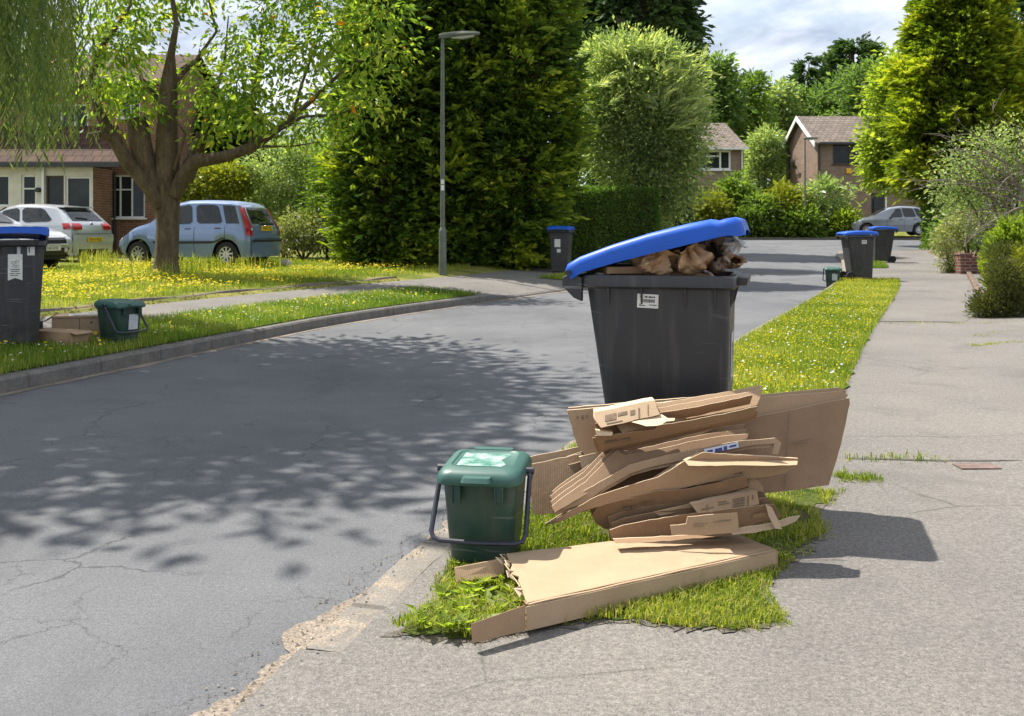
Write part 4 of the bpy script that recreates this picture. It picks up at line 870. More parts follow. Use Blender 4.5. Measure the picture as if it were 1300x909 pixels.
# --- low brick wall and edging on the right
def low_wall():
    a = W(1216,345,25); b = W(1276,345,25.0); z = ground(a.x, 25)-.05; t = plant('garden_wall', (a.x, a.y, z), 'low red-brown brick garden wall with stepped end pier', 'wall')
    h = .53; L = b.x-a.x; m = MB(); m.box((.14, .0, h/2), (.29,.34,h)); m.box((.29+(L-.29)/2+.3, .05, h/2-.02), (L+.3,.22,h-.04)); m.build('wall_body', mat_brick('garden_brick', (.13,.055,.04), (.22,.10,.07), (.26,.23,.2)), t, bevel=.006, seg=1)
    c = MB(); c.box((.14,0,h+.02), (.33,.38,.045)); c.build('coping', plain('coping_brick', (.17,.09,.07), .9, .3, 12, bump=.4), t, bevel=.008)
    pts = [G(1229,348), G(1238,365), G(1248,384), G(1258,404)]; e = MB()
    for p, q in zip(pts, pts[1:]):
        n = max(1, int((q-p).length/.23))
        for k in range(n):
            s = p.lerp(q, (k+.5)/n); e.box((s.x, s.y, s.z+.035), (.21,.10,.10), math.atan2(q.y-p.y, q.x-p.x)+random.uniform(-.05,.05))
    o = e.build('brick_edging', mat_brick('edging_brick', (.15,.095,.07), (.21,.145,.11), (.22,.19,.16)), bevel=.008, seg=1, loc=pts[0]); tag(o, 'sunken brick edging between the right pavement and the yellowing border', 'edging')
low_wall()
# --- lamp posts
M_POST = plain('grey_green_paint', (.115,.13,.105), .5, .2, 5); M_DIFF = plain('lamp_diffuser', (.55,.57,.55), .15, .1, 20)
def lamp_post(u, vb, y, vt, label, hr):
    x = (u-650)/FP*y; z = HC-(vb-HV)/FP*y; z = ground(x, y)-.02; t = plant('street_lamp', (x, y, z), label, 'lamp post', 'street lamps'); H = HC-(vt-HV)/FP*y-z
    m = MB().tube([(0,0,0),(0,0,1.02)], [.085,.082], 14); m.tube([(0,0,1.0),(0,0,1.1)], [.085,.05], 14); m.build('base', M_POST, t, smooth=True)
    m = MB().tube([(0,0,1.08),(0,0,H*.6),(0,0,H-.04)], [.052,.046,.038], 12); m.build('pole', M_POST, t, smooth=True)
    d = Vector((math.cos(hr), math.sin(hr), 0)); s = Vector((-d.y, d.x, 0)); r = []
    for k, (f, w, zt, zb) in enumerate(((-.08,.03,.03,-.05),(.0,.06,.06,-.06),(.12,.08,.075,-.05),(.45,.12,.095,-.02),(.72,.10,.085,.0),(.82,.03,.06,.02))):
        c = d*f+Vector((0,0,H)); r.append([c+s*w*a+Vector((0,0,b)) for a, b in ((-1,(zt+zb)/2),(-.7,zt),(0,zt+.012),(.7,zt),(1,(zt+zb)/2),(.8,zb),(0,zb),(-.8,zb))])
    h = MB().loft(r).build('lantern', M_POST, t, smooth=True)
    g = MB().loft([[d*f+Vector((0,0,H+zz))+s*w*a+Vector((0,0,b*k)) for a, b in ((-1,0),(-.6,-1),(.6,-1),(1,0))] for f, w, zz, k in ((.2,.07,-.035,.02),(.45,.10,-.022,.05),(.7,.08,-.002,.02))]).build('diffuser', M_DIFF, h, smooth=True)
    return t, H
t, H = lamp_post(562, 347, 22.4, 46, 'tall grey-green street lamp with flat lantern in front of the dark cypress', R(-6))
MB().box((.0,-.05,2.08), (.07,.012,.10)).build('number_plate', M_WHITE, t); MB().box((0,-.05,1.95), (.07,.012,.12)).build('notice', M_WHITE, t)
lamp_post(1022, 300, 54.4, 176, 'thin distant street lamp standing among the front garden shrubs', R(20))
# --- small stone on the lawn by the blue car
c = G(363,338); m = MB(); bm_ = bmesh.new(); bmesh.ops.create_icosphere(bm_, subdivisions=3, radius=.16)
for v in bm_.verts: v.co *= 1+.3*mnoise.noise(v.co*7); v.co.z *= .75
m.add([v.co+Vector(c)+Vector((0,0,.05)) for v in bm_.verts], [tuple(v.index for v in f.verts) for f in bm_.faces]); bm_.free()
tag(m.build('rock', plain('grey_stone', (.30,.28,.25), .9, .3, 12, bump=.5), smooth=True, loc=c), 'small grey rock on the dry lawn behind the blue car', 'rock')
# ------------------------------------------------------------------ cars
def paint(name, col, metal=.35):
    q = N(name); co = q.obj(); f = q.noise(co, 900, 1); d = q.noise(co, 3, 4)
    c = q.mix(.25, q.ramp(f, [(.3, tuple(x*.85 for x in col)), (.7, tuple(min(1, x*1.12) for x in col))]), q.ramp(d, [(.3, (.8,.79,.77)), (.7, (1.05,1.05,1.05))]), 'MULTIPLY')
    return q.fin(c, .28, .5, metal, Coat_Weight=.8, Coat_Roughness=.05)
M_TYRE = plain('tyre_rubber', (.018,.018,.019), .85, .2, 20, bump=.3); M_RIM = plain('alloy', (.55,.55,.56), .3, .1, 10, metal=.8); M_BLK = plain('black_trim', (.02,.021,.023), .5, .2, 15)
M_RED = plain('red_lens', (.45,.012,.012), .12, .15, 14, spec=.8); M_CLEAR = plain('clear_lens', (.55,.56,.58), .1, .15, 14, spec=.8); M_PLY = plain('yellow_plate', (.75,.50,.02), .4, .05); M_PLW = plain('white_plate', (.70,.71,.70), .4, .05)
M_INK = plain('black_lettering', (.01,.01,.012), .6, .1)
def lettering(txt, parent, loc, size, rot, mat=None, name='lettering', ext=.001):
    cu = bpy.data.curves.new(name, 'FONT'); cu.body = txt; cu.size = size; cu.align_x = 'CENTER'; cu.align_y = 'CENTER'; cu.extrude = ext; cu.resolution_u = 3
    cu.materials.append(mat or M_INK); oc = bpy.data.objects.new(name, cu); me = bpy.data.meshes.new_from_object(oc); bpy.data.objects.remove(oc); o = bpy.data.objects.new(name, me); COL.objects.link(o); o.parent = parent; o.location = loc; o.rotation_euler = rot; return o
class Car:
    """body surface from stations t (0 rear .. 1 front) and rows (0 sill .. 6 roof centre)"""
    def __init__(s, p): s.p = p
    def X(s, t, r):
        p = s.p; xr = p['rear'][r]; xf = p['front'][r]; return xr+(xf-xr)*t
    def top(s, t): return np.interp(t, *zip(*s.p['top']))
    def belt(s, t): return min(np.interp(t, *zip(*s.p['belt'])), s.top(t)-.004)
    def plan(s, t):
        w = s.p['w']/2; return w*np.interp(t, [0,.03,.1,.25,.7,.88,.96,1.0], s.p['planf'])
    def pt(s, t, r, side=1):
        p = s.p; W_ = s.plan(t); zb = s.belt(t); zt = s.top(t); gh = max(0, min(1, (zt-zb)/p['ghmax'])); sill = p['sill']+(.10*max(0, (t-.9)/.1))
        x = s.X(t, r)
        arch = 0
        for ax in p['axles']:
            d = abs(x-ax)
            if d < p['arch']: arch = max(arch, p['wr']+.02+math.sqrt(p['arch']**2-d*d)*.98)
        z0 = max(sill, arch); z1 = max(z0+.02, sill+.48*(zb-sill)); z2 = max(z1+.02, zb-.07)
        if r == 0: return Vector((x, side*W_*(.955 if arch == 0 else .985), z0))
        if r == 1: return Vector((x, side*W_, z1))
        if r == 2: return Vector((x, side*W_*.985, z2))
        if r == 3: return Vector((x, side*W_*.95, zb))
        ri = p['roofw']
        if r == 4: return Vector((x, side*W_*(.93+(ri-.93)*gh), zb+(zt-.05*gh-zb)*.96))
        if r == 5: return Vector((x, side*W_*(.62+(ri*.80-.62)*gh), zt-.004))
        return Vector((x, 0, zt+.012))
    def ip(s, t, r, side=1):
        a = int(math.floor(min(r, 5.999))); f = r-a; return s.pt(t, a, side).lerp(s.pt(t, a+1, side), f)
def patch(car, name, mat, parent, t0, t1, r0, r1, side=1, off=.006, nu=10, nv=5, skew0=0.0, skew1=0.0, rnd=0.0):
    """a panel lying on the body between stations t0..t1 and rows r0..r1"""
    m = MB()
    def f(i, j):
        r = r0+(r1-r0)*j; t = (t0+skew0*j)+((t1+skew1*j)-(t0+skew0*j))*i
        if rnd:
            e = max(0, abs(i-.5)*2-.7)/.3; r = r0+(r1-r0)*(.5+(j-.5)*(1-rnd*e*e))
        p = car.ip(t, r, side); a = car.ip(t+.004, r, side)-car.ip(t-.004, r, side); b = car.ip(t, min(r+.05, 6), side)-car.ip(t, r-.05, side); n = a.cross(b)*side
        n = n.normalized() if n.length > 1e-9 else Vector((0,side,0))
        if n.y*side < 0 and abs(n.y) > .2: n = -n
        if abs(n.y) <= .2 and n.z < 0: n = -n
        return p+n*off
    m.grid(f, nu, nv); return m.build(name, mat, parent, smooth=True)
def make_wheel(parent, c, r, side, spokes, w=.19):
    m = MB().lathe([(r*.62,-w/2),(r*.90,-w/2),(r,-w*.36),(r,w*.36),(r*.90,w/2),(r*.62,w/2)], (0,0,0), 28, 'Y', cap=False)
    wh = empty('wheel', c); wh.parent = parent
    m.build('tyre', M_TYRE, wh, smooth=True)
    y = side*w*.36
    k = MB(); k.lathe([(r*.56,y*1.0-.012),(r*.66,y*1.18),(r*.645,y*1.22),(r*.55,y*1.02)], n=28, axis='Y', cap=False); k.lathe([(0,y*.95),(r*.15,y*.95),(r*.13,y*1.1),(0,y*1.12)], n=16, axis='Y')
    for i in range(spokes):
        a = 2*math.pi*i/spokes+.2; d = Vector((math.cos(a), 0, math.sin(a))); n = Vector((-d.z, 0, d.x))*r*.055
        p0, p1 = d*r*.1+Vector((0,y,0)), d*r*.62+Vector((0,y*1.05,0))
        k.prism([p0-n*1.3, p1-n, p1+n, p0+n*1.3], Vector((0,side*.02,0)))
    k.build('rim', M_RIM, wh)
    d = MB().lathe([(0,y*.4),(r*.62,y*.4),(r*.62,y*.3),(0,y*.3)], n=24, axis='Y'); d.build('brake_disc', M_BLK, wh)
    return wh
def make_car(name, label, loc, heading, p):
    t = plant(name, loc, label, 'car', None); t.rotation_euler = (0,0,math.atan2(heading[1], heading[0]))
    c = Car(p); m = MB(); nt = 84; ts = [i/nt for i in range(nt+1)]
    for s in (1,-1):
        m.grid(lambda a, b: c.pt(a, int(round(b*6)), s), nt, 6)
    for e, tt in ((0,0.0),(1,1.0)):
        for r in range(6):
            for k in range(6):
                def q(rr, f):
                    a = c.pt(tt, rr, -1); b = c.pt(tt, rr, 1); v = a.lerp(b, f); v.x += (1 if e else -1)*p['bulge']*(1-(2*f-1)**2); return v
                m.quad(q(r,k/6), q(r,(k+1)/6), q(r+1,(k+1)/6), q(r+1,k/6))
    body = m.build('body', p['paint'], t, smooth=True, merge=.0008); 
    # dark underbody and wheel wells
    u = MB(); xr, xf = p['rear'][0]+.12, p['front'][0]-.15; u.box(((xr+xf)/2, 0, p['sill']+.17), (xf-xr, p['w']-.34, .34))
    u.build('underbody', M_BLK, t)
    for ax in p['axles']:
        for s in (1,-1):
            make_wheel(t, (ax, s*(p['w']/2-.115), p['wr']), p['wr'], s, p.get('spokes', 8))
            f = MB(); n = 18; pr = []
            for k in range(n+1):
                a = math.pi*k/n; pr.append((ax+(p['arch']+.0)*math.cos(a), p['wr']+.02+p['arch']*.98*math.sin(a)))
            f.grid(lambda i, j: Vector((pr[int(round(i*n))][0], s*(p['w']/2-.03-.3*j), max(p['sill']-.02, pr[int(round(i*n))][1]-.004))), n, 2); f.build('wheel_arch', M_BLK, t, smooth=True)
    for w in p['windows']:
        for s in (1,-1): patch(c, 'side_window', M_CARGL, t, w[0], w[1], 3.12, 3.93, s, .006, 12, 5, w[2], w[3], w[4])
    for s in (1,-1):
        for tt in p['seams']: patch(c, 'door_seam', M_BLK, t, tt-.0016, tt+.0016, .25, 3.0, s, .003, 1, 10)
        for tt in p['handles']: patch(c, 'door_handle', p.get('handlemat', M_BLK), t, tt-.022, tt+.022, 2.1, 2.45, s, .02, 5, 2)
        if 'rub' in p: patch(c, 'rubbing_strip', M_BLK, t, p['rub'][0], p['rub'][1], p['rub'][2], p['rub'][3], s, .012, 20, 2)
        q = c.pt(p['mirror'], 3, s)+Vector((.02, s*.09, .07)); mm = MB().loft([[q+Vector((dx, a.x*k*.9, a.y*k)) for a in rrect(.10,.065,.04,0,3)] for dx, k in ((-.04,.9),(0,1),(.05,.8),(.08,.4))]); mm.build('mirror', p.get('mirrormat', M_BLK), t, smooth=True)
    # windscreen and rear window on the roof rows
    ws = p['screen']
    for nm, (t0, t1) in (('windscreen', ws),) if ws else ():
        g = MB()
        def f(i, j):
            tt = t0+(t1-t0)*i; a = c.pt(tt, 5, -1); b = c.pt(tt, 5, 1); v = a.lerp(b, j); v.z = c.top(tt)+.012+.012*(1-(2*j-1)**2); v.x += .012; v.y *= 1.08; return v
        g.grid(f, 6, 8); g.build(nm, M_CARGL, t, smooth=True)
    def capf(rr, f, o=.012):
        a = c.ip(0, rr, -1); b = c.ip(0, rr, 1); v = a.lerp(b, f); v.x -= p['bulge']*(1-(2*f-1)**2)+o; return v
    def cap(name, mat, f0, f1, r0, r1, o=.012, parent=t, nu=10, nv=6):
        m = MB().grid(lambda i, j: capf(r0+(r1-r0)*j, f0+(f1-f0)*i, o), nu, nv); b = m.build(name, mat, parent, smooth=True); return b
    p['details'](t, c, cap, capf)
    return t
def plate(t, c, txt, x, y, z, mat, rear=True, tilt=0.0):
    m = MB().box((0,0,0), (.012,.52,.11)); o = m.build('number_plate', mat, t, bevel=.003, seg=1); o.location = (x, y, z); o.rotation_euler = (0, tilt, 0)
    lettering(txt, o, ((-.008 if rear else .008), 0, -.002), .095, (R(90), 0, R(-90 if rear else 90)))
    return o
def side_lamp(t, c, name, mat, t0, t1, r0, r1, off=.012):
    for s in (1,-1): patch(c, name, mat, t, t0, t1, r0, r1, s, off, 5, 8)
# --- small blue hatchback with tall back
def panda_bits(t, c, cap, capf):
    w = cap('rear_window', M_CARGL, .12, .88, 3.15, 4.55, .010); cap('rear_bumper', c.p['paint'], .0, 1, .0, 1.25, .03); cap('bumper_strip', M_BLK, .02, .98, 1.02, 1.18, .045)
    for a, b in ((.0,.055),(.945,1.0)):
        l = cap('tail_light', M_RED, a, b, 1.5, 4.3, .02); 
        m = MB().grid(lambda i, j: capf(1.9+.5*j, a+.01+(b-a-.02)*i, .026), 3, 3); m.build('reversing_lens', M_CLEAR, l, smooth=True)
    side_lamp(t, c, 'tail_light', M_RED, 0.0, .026, 1.5, 4.2)
    cap('tailgate_seam', M_BLK, .09, .91, 1.22, 1.27, .034); v = capf(2.25, .5, .0); h = MB().box((v.x-.02, 0, v.z+.10), (.04,.62,.05)); h.build('plate_recess', M_BLK, t, bevel=.01)
    plate(t, c, 'KN05 FXE', v.x-.025, 0, v.z, M_PLY); b = MB().lathe([(0,0),(.035,0),(.035,.01),(0,.012)], n=16, axis='X'); b.v = [Vector((-q.x, q.y, q.z))+Vector(capf(2.85,.5,.004)) for q in b.v]; b.build('badge', M_RIM, t)
    wi = MB(); a, e = capf(3.3,.5,.03), capf(3.55,.78,.03); wi.tube([a, e], .012, 6); wi.build('rear_wiper', M_BLK, t)
    m = MB().tube([(-.2,.0,1.53),(-.28,0,1.66)], .008, 5); m.build('aerial', M_BLK, t)
    patch(c, 'fuel_flap', c.p['paint'], t, .12, .16, 2.2, 2.7, -1, .008, 3, 3)
    m = MB().grid(lambda i, j: Vector((c.X(1,1)+.035-.08*(2*i-1)**2, -.62+1.24*i, .40+.16*j)), 10, 2); m.build('grille', M_BLK, t, smooth=True)
    side_lamp(t, c, 'headlight', M_CLEAR, .955, .998, 1.75, 2.8)
base_car = dict(planf=[.90,.945,.975,1,1,.97,.90,.78], bulge=.035)
pan = dict(base_car, w=1.58, wr=.285, arch=.335, axles=(-1.17,1.13), sill=.22, ghmax=.58, roofw=.80, paint=paint('pale_blue_paint', (.19,.27,.44), .35), spokes=9,
    rear=[-1.74,-1.76,-1.74,-1.70,-1.48,-1.40,-1.40], front=[1.70,1.76,1.72,1.62,1.52,1.50,1.50],
    top=[(0,1.40),(.03,1.475),(.10,1.51),(.3,1.535),(.45,1.53),(.58,1.46),(.66,1.30),(.775,1.01),(.85,.95),(.93,.87),(.975,.78),(1,.66)],
    belt=[(0,.93),(.3,.925),(.6,.905),(.77,.93),(.9,.86),(1,.64)],
    windows=[(.06,.16,0,0,.0),(.185,.385,.01,.0,.25),(.42,.60,.0,-.035,.25),(.63,.70,-.01,-.055,.3)], seams=(.175,.40,.655), handles=(.225,.45), rub=(.17,.70,.92,1.1), mirror=.64, screen=(.585,.755), details=panda_bits, mirrormat=M_BLK)
def at_lawn(x, y): return (x, y, ground(x, y)-.01)
make_car('parked_car', 'pale blue tall hatchback with upright red tail lights behind the tree trunk', at_lawn(-7.46, 24.4), (-.967,.257), pan)
# --- silver three door hatchback
def polo_bits(t, c, cap, capf):
    cap('rear_window', M_CARGL, .10, .90, 3.2, 4.7, .010); cap('rear_bumper', c.p['paint'], .0, 1, .0, 1.35, .05); cap('diffuser', M_BLK, .12, .88, .0, .28, .058); cap('tailgate_seam', M_BLK, .08, .92, 1.36, 1.40, .052)
    for a, b in ((.03,.235),(.765,.97)):
        l = cap('tail_light', M_RED, a, b, 1.72, 3.0, .018)
    side_lamp(t, c, 'tail_light', M_RED, .001, .045, 1.75, 2.95)
    sp = MB(); z = c.top(.02); sp.box((c.X(.02,6)-.10, 0, z+.012), (.22, 1.05, .03)); sp.build('roof_spoiler', c.p['paint'], t, bevel=.01)
    v = capf(.95, .5, .0); plate(t, c, 'RV11 KOJ', v.x-.062, 0, v.z, M_PLY)
    b = MB().lathe([(0,0),(.05,0),(.05,.012),(0,.014)], n=18, axis='X'); b.v = [Vector((-q.x, q.y, q.z))+Vector(capf(2.6,.5,.004)) for q in b.v]; b.build('badge', M_RIM, t)
    wi = MB(); wi.tube([capf(3.35,.5,.03), capf(3.45,.78,.03)], .012, 6); wi.build('rear_wiper', M_BLK, t)
pol = dict(base_car, w=1.68, wr=.30, arch=.35, axles=(-1.20,1.27), sill=.23, ghmax=.52, roofw=.76, paint=paint('silver_paint', (.52,.54,.57), .35), spokes=10, planf=[.86,.93,.97,1,1,.97,.90,.76],
    rear=[-1.92,-1.96,-1.93,-1.86,-1.52,-1.42,-1.42], front=[1.92,2.0,1.96,1.80,1.62,1.58,1.58],
    top=[(0,1.33),(.03,1.375),(.12,1.42),(.3,1.455),(.42,1.45),(.54,1.38),(.64,1.22),(.76,1.00),(.86,.93),(.94,.84),(.98,.74),(1,.62)],
    belt=[(0,.97),(.2,.955),(.45,.91),(.7,.89),(.77,.92),(.9,.84),(1,.60)],
    windows=[(.11,.36,.03,.0,.35),(.385,.655,.0,-.10,.3)], seams=(.37,.66), handles=(.42,), mirror=.625, screen=(.55,.745), details=polo_bits)
make_car('parked_car', 'silver hatchback seen from behind in front of the white porch', at_lawn(-12.35, 26.2), (-.95,.31), pol)
# --- dark fronted silver car nosing in from the left
def nose_bits(t, c, cap, capf):
    def front(name, mat, f0, f1, r0, r1, o=.014, parent=t):
        def q(i, j):
            r = r0+(r1-r0)*j; f = f0+(f1-f0)*i; v = c.ip(1, r, -1).lerp(c.ip(1, r, 1), f); v.x += c.p['bulge']*(1-(2*f-1)**2)+o; return v
        return MB().grid(q, 10, 6).build(name, mat, parent, smooth=True), q
    front('front_bumper', c.p['paint'], 0, 1, 0, 3.2, .006); g, q = front('grille', M_BLK, .14, .86, 1.25, 2.75, .018); front('lower_grille', M_BLK, .08, .92, .0, .8, .018)
    m = MB(); a = [q(k/10, 0)+Vector((.012,0,0)) for k in range(11)]; m.tube(a, .022, 6); m.tube([q(0,j/6)+Vector((.012,0,0)) for j in range(7)], .02, 6); m.tube([q(1,j/6)+Vector((.012,0,0)) for j in range(7)], .02, 6); m.build('grille_trim', M_RIM, g, smooth=True)
    v = c.pt(1, 1, 1); plate(t, c, 'LF68 EHC', v.x+c.p['bulge']+.03, 0, .47, M_PLW, rear=False); s = MB().box((0,0,0), (.014,.05,.11)); s.v = [k+Vector((v.x+c.p['bulge']+.031,-.235,.47)) for k in s.v]; s.build('plate_badge', plain('plate_blue', (.02,.04,.25), .4), t)
    side_lamp(t, c, 'headlight', M_CLEAR, .935, .998, 2.0, 3.0)
    for y in (-.45,.45):
        b = MB().lathe([(0,0),(.055,0),(.05,.02),(0,.025)], n=16, axis='X'); b.v = [Vector((k.x+v.x+c.p['bulge']-.01, k.y+y, k.z+.42)) for k in b.v]; b.build('fog_lamp', M_CLEAR, t)
nos = dict(base_car, w=1.78, wr=.32, arch=.37, axles=(-1.3,1.35), sill=.22, ghmax=.52, roofw=.76, paint=paint('light_silver_paint', (.55,.57,.60), .3), spokes=10,
    rear=[-2.05,-2.1,-2.08,-2.0,-1.7,-1.6,-1.6], front=[2.06,2.12,2.10,2.02,1.9,1.86,1.86],
    top=[(0,1.30),(.04,1.40),(.15,1.46),(.35,1.48),(.40,1.44),(.48,1.33),(.56,1.17),(.66,.97),(.83,.91),(.95,.83),(1,.73)],
    belt=[(0,.95),(.4,.90),(.66,.91),(.9,.84),(1,.71)], windows=[(.08,.19,.04,0,.3),(.205,.36,0,0,.2),(.375,.54,0,-.09,.3)], seams=(.2,.37,.58), handles=(.24,.41), mirror=.53, screen=(.47,.645), details=nose_bits)
make_car('parked_car', 'silver car with black grille and white plate poking out behind the left wheelie bin', at_lawn(-11.75, 22.2), (.95,-.31), nos)
def far_bits(t, c, cap, capf):
    cap('rear_window', M_CARGL, .12, .88, 3.2, 4.6, .01); side_lamp(t, c, 'tail_light', M_RED, .001, .03, 2.2, 3.0); side_lamp(t, c, 'headlight', M_CLEAR, .93, .995, 2.0, 2.9)
far = dict(nos, paint=paint('grey_silver_paint', (.24,.265,.30), .4), details=far_bits, w=1.76, top=[(0,1.34),(.04,1.46),(.15,1.54),(.35,1.57),(.5,1.50),(.6,1.36),(.70,1.15),(.76,1.04),(.87,.96),(.95,.86),(1,.74)], screen=(.565,.735))
x = (1130-650)/FP*54.6; make_car('parked_car', 'distant grey silver car beyond the far wheelie bins', (x, 54.6, ground(x, 54.6)+.02), (-.99,.14), far)
# ------------------------------------------------------------------ wheelie bins, caddies, cardboard
def mat_bin(name, col, rough=.42, dusty=1.0):
    q = N(name); co = q.obj(); d = q.noise(co, 2.5, 5, .65)
    w = q.mix(.08, co, q.noise(co, 3, 2, out='Color'))
    sc = q.noise(q.map(w, (1.2,1.2,34), rot=(0,.35,.2)), 3.0, 2, .5); sc2 = q.ramp(sc, [(.66, 0.0), (.69, 1.0)])
    sc2 = q.math('MULTIPLY', sc2, q.ramp(q.noise(co, 1.7, 2), [(.40, 0.0), (.55, 1.0)]))
    c = q.ramp(d, [(.3, tuple(x*.8 for x in col)), (.7, tuple(x*1.25 for x in col))])
    z = q.n('ShaderNodeSeparateXYZ', {0: co}).outputs[2]
    dust = q.math('MULTIPLY', q.ramp(z, [(.0, dusty), (.35, 0.0)]), q.ramp(q.noise(co, 9, 4), [(.35, 0.0), (.75, .5)]))
    sk = q.math('MULTIPLY', q.ramp(q.noise(q.map(co, (9,9,.7)), 2.6, 4, .6), [(.52, 0.0), (.72, .35)]), dusty); c = q.mix(sk, c, (.105,.095,.085))
    c = q.mix(dust, c, (.16,.14,.11)); c = q.mix(q.math('MULTIPLY', sc2, .55*dusty+.08), c, (.20,.20,.21))
    q.bump(q.noise(co, 260, 2), .12, .001)
    return q.fin(c, q.ramp(d, [(.3, rough-.08), (.7, rough+.12)]), .5)
M_BIN = mat_bin('charcoal_bin_plastic', (.030,.030,.033)); M_LID = mat_bin('blue_lid_plastic', (.0,.078,.46), .42, 0.0); M_GRN = mat_bin('green_caddy_plastic', (.016,.060,.046), .45)
M_GRNL = mat_bin('green_lid_plastic', (.035,.105,.085), .48, 0.0); M_BAIL = mat_bin('blue_black_handle', (.022,.024,.036), .35, 0.0)
M_STK = plain('white_sticker', (.66,.65,.61), .45, .10, 18); M_STKG = plain('grey_sticker', (.50,.52,.54), .45, .1, 18); M_PRINT = plain('sticker_ink', (.05,.055,.06), .6, .2, 30)
def bin_half(z):
    return np.interp(z, [.03,.96], [.225,.300]), np.interp(z, [.03,.96], [.200,.255]), np.interp(z, [.03,.96], [.055,.0])
def sticker(parent, face, a, z, w, h, kind='plain', mat=None, tilt=0.0):
    """label laid on the side (-y) or the front (+x) of a bin body; a = position across that face"""
    hx, hy, cx = bin_half(z); zl, zh = bin_half(z-h/2), bin_half(z+h/2)
    if face == 'side':
        o = Vector((a, -hy-.003, z)); ux = Vector((1,0,0)); uz = Vector((0, -(zh[1]-zl[1]), h)).normalized()
    else:
        o = Vector((cx+hx+.003, a, z)); ux = Vector((0,1,0)); uz = Vector(((zh[0]+zh[2])-(zl[0]+zl[2]), 0, h)).normalized()
    n = ux.cross(uz); q = Matrix.Rotation(tilt, 3, n); ux = q @ ux; uz = q @ uz
    P = lambda x, y, d=0: o+ux*x*w+uz*y*h+n*d
    out = [(-.5,-.5),(0,-.40),(.5,-.5),(.5,.5),(-.5,.5)] if kind == 'banner' else [(-.5,-.5),(.5,-.5),(.5,.5),(-.5,.5)]
    m = MB().prism([P(x, y, -.001) for x, y in out], n*.0022); s = m.build('sticker', mat or M_STK, parent)
    k = MB()
    def bar(x0, x1, y0, y1): k.prism([P(x0,y0,.0014), P(x1,y0,.0014), P(x1,y1,.0014), P(x0,y1,.0014)], n*.0006)
    r = random.Random(int(w*1e4))
    if kind == 'barcode':
        x = -.34
        while x < .33:
            b = r.uniform(.006,.022); bar(x, x+b, -.10, .14); x += b+r.uniform(.006,.018)
        for x0, x1 in ((-.36,-.28),(-.14,-.02),(.04,.17),(.19,.24),(.27,.34)): bar(x0, x1, .24, .36)
        for x0, x1, y in ((-.40,-.30,-.24),(-.40,-.12,-.33),(.08,.42,-.27)): bar(x0, x1, y-.03, y+.03)
    if kind == 'banner':
        for c, rad in (((-.12,.18),.14),((.14,.22),.12),((-.06,.04),.12),((.14,.05),.1)):
            for j in range(14):
                a0 = 2*math.pi*j/14; a1 = a0+.34; f = w/h
                k.prism([P(c[0]+rad*math.cos(a0), c[1]+rad*math.sin(a0)*f, .0014), P(c[0]+rad*math.cos(a1), c[1]+rad*math.sin(a1)*f, .0014), P(c[0]+rad*.68*math.cos(a1), c[1]+rad*.68*math.sin(a1)*f, .0014), P(c[0]+rad*.68*math.cos(a0), c[1]+rad*.68*math.sin(a0)*f, .0014)], n*.0006)
        for y, x0, x1 in ((-.08,-.34,.34),(-.15,-.30,.28),(-.24,-.36,-.05),(-.24,.02,.36),(-.31,-.34,.2)): bar(x0, x1, y-.014, y+.014)
    if k.v: k.build('lettering', M_PRINT, s)
    return s
